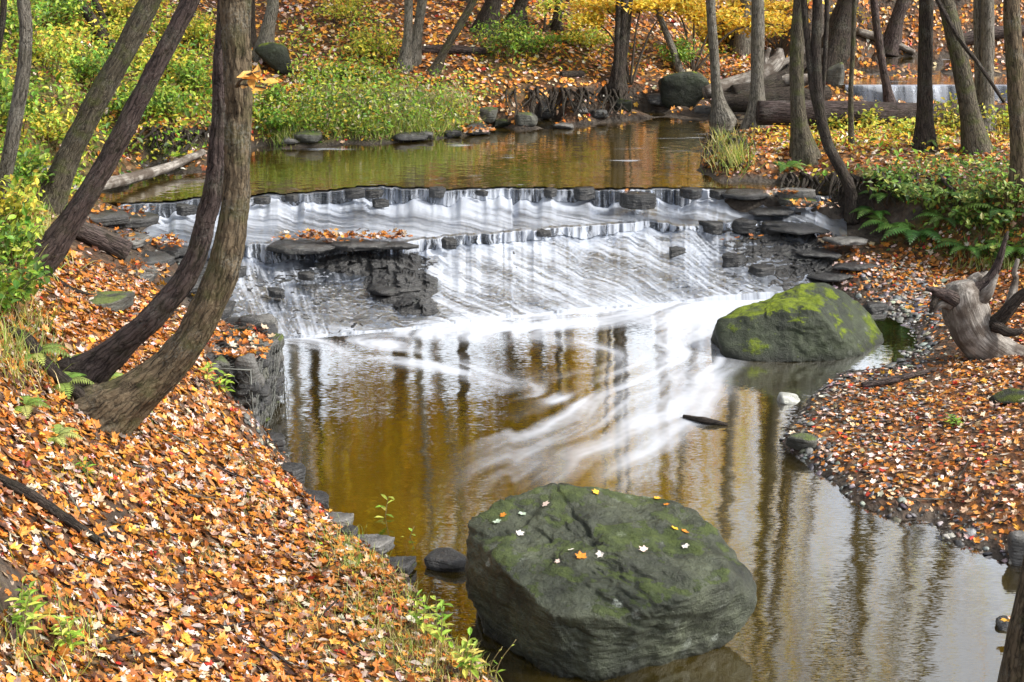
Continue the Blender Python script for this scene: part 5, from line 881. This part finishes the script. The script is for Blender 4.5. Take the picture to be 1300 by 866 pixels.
grass(450, 162, 95, 14, 1500, .26, GP, .012); grass(560, 162, 50, 12, 700, .24, GP, .012); grass(490, 135, 110, 14, 1800, .30, [(.55, .5, .3), (.5, .5, .2), (.42, .42, .22)], .010); grass(925, 200, 26, 22, 420, .34, GP + GS_, .012); grass(510, 790, 60, 60, 900, .13, GS_ + GP, .005); grass(420, 800, 60, 50, 260, .10, GS_, .004); grass(450, 715, 35, 22, 260, .13, GP, .005); grass(580, 850, 45, 24, 500, .14, GS_, .005); grass(150, 610, 20, 10, 60, .10, GP, .004); grass(330, 650, 22, 10, 70, .09, GP, .004); grass(200, 720, 26, 12, 80, .10, GP + GS_, .004); grass(370, 770, 30, 14, 120, .11, GP + GS_, .004); grass(80, 600, 24, 14, 90, .12, GP, .004); grass(240, 560, 20, 8, 60, .09, GP, .004); grass(440, 690, 30, 14, 160, .14, GP, .005); grass(60, 820, 80, 40, 260, .15, GS_ + GP, .006); grass(270, 715, 24, 10, 90, .08, GP, .004); grass(20, 440, 40, 50, 500, .25, GP + GS_, .008); grass(40, 310, 40, 40, 600, .3, GP + GS_, .009); grass(355, 178, 18, 8, 260, .25, GP, .012); grass(1250, 335, 50, 14, 300, .2, GP, .01); grass(330, 593, 16, 6, 70, .07, GP, .004); grass(320, 600, 10, 5, 50, .08, GP, .004)
o = gs.build('grass', M['leaf'], smooth=False); tag(o, kind='stuff')
# gravel along the bar and in the shallows
gv = MB(); ROCKT = []
for s_ in range(5):
    V, F = hull_rock(rock_pts((1, .72, .24), 500 + s_, 9), 2, 60, .08, 2, s_, c=(0, 0, 0)); ROCKT.append((V, [F]))
def gravel(L, n, s0, s1, zlo, zhi, pal=[(.05, .05, .055), (.12, .12, .12), (.22, .22, .21), (.3, .29, .27), (.10, .085, .07)]):
    for px, py, rx, ry in L:
        a = rng.uniform(0, 6.28, n); r = rng.random(n) ** .55; X = px + rx * r * np.cos(a); Y = py + ry * r * np.sin(a); P = at_z(X, Y, .05); P[:, 2] = H(P[:, 0], P[:, 1]); k = (P[:, 2] > wl(P[:, 0], P[:, 1]) + zlo) & (P[:, 2] < wl(P[:, 0], P[:, 1]) + zhi); P = P[k]; m_ = len(P); sz = s0 + (s1 - s0) * rng.random(m_) ** 3; tm = rng.integers(0, 5, m_)
        for q in range(5):
            w_ = tm == q; scatter(gv, *ROCKT[q], P[w_] + [0, 0, .008], frames(Hn(P[w_, 0], P[w_, 1]) + rng.normal(size=(w_.sum(), 3)) * .2, rng.uniform(0, 6.28, w_.sum())), sz[w_], pick(pal, [3, 3, 2, 1, 2], w_.sum(), .15))
gravel([(1010, 545, 50, 60), (1080, 640, 80, 40), (1060, 485, 60, 26), (1160, 685, 90, 28), (1020, 590, 40, 30), (1250, 715, 70, 24)], 230, .025, .15, -.06, .14)
gravel([(1150, 420, 40, 60), (1120, 390, 50, 40), (1165, 395, 60, 30)], 420, .04, .2, -.08, .3); gravel([(1190, 560, 140, 120), (1100, 540, 90, 60)], 800, .02, .08, .0, .5)
gravel([(760, 152, 120, 12), (640, 168, 60, 8), (450, 184, 90, 5)], 260, .06, .24, -.06, .35); gravel([(200, 350, 90, 60), (150, 280, 80, 24), (350, 570, 40, 50), (430, 680, 60, 40)], 260, .03, .14, -.05, .9)
o = gv.build('gravel', M['pebble']); tag(o, kind='stuff')
EXPOSURE=1.0
# ------------------------------------------------------------------ sky and light
w = bpy.data.worlds.new('World'); scn.world = w; w.use_nodes = True; nt = w.node_tree; nt.nodes.clear()
SUN_EL, SUN_AZ = R_(44), R_(104)     # from the right, a little beyond the falls
sky = nt.nodes.new('ShaderNodeTexSky'); sky.sky_type = 'NISHITA'; sky.sun_disc = False; sky.sun_elevation = SUN_EL; sky.sun_rotation = SUN_AZ; sky.dust_density = 3; sky.air_density = 1.2
hsv = nt.nodes.new('ShaderNodeHueSaturation'); hsv.inputs['Saturation'].default_value = .3; hsv.inputs['Value'].default_value = 1.25
bg = nt.nodes.new('ShaderNodeBackground'); bg.inputs[1].default_value = .15; out = nt.nodes.new('ShaderNodeOutputWorld')
nt.links.new(sky.outputs[0], hsv.inputs['Color']); nt.links.new(hsv.outputs[0], bg.inputs[0]); nt.links.new(bg.outputs[0], out.inputs[0])
sun = bpy.data.lights.new('sun', 'SUN'); sun.energy = 2.7; sun.angle = R_(5); sun.color = (1, .94, .84); so = bpy.data.objects.new('sun', sun); C.objects.link(so)
dv_ = Vector((math.sin(SUN_AZ) * math.cos(SUN_EL), math.cos(SUN_AZ) * math.cos(SUN_EL), math.sin(SUN_EL))); so.rotation_euler = dv_.to_track_quat('Z', 'Y').to_euler(); so.location = (0, 0, 30)
scn.render.engine = 'CYCLES'; cy = scn.cycles; cy.use_denoising = True
try: cy.denoiser = 'OPENIMAGEDENOISE'; cy.denoising_input_passes = 'RGB_ALBEDO_NORMAL'
except Exception: pass
cy.max_bounces = 7; cy.diffuse_bounces = 3; cy.glossy_bounces = 3; cy.transparent_max_bounces = 10; cy.transmission_bounces = 4; cy.sample_clamp_indirect = 6; cy.caustics_reflective = False; cy.caustics_refractive = False
vs = scn.view_settings; vs.view_transform = 'Standard'; vs.look = 'None'; vs.gamma = 1; vs.use_curve_mapping = False; vs.exposure = EXPOSURE
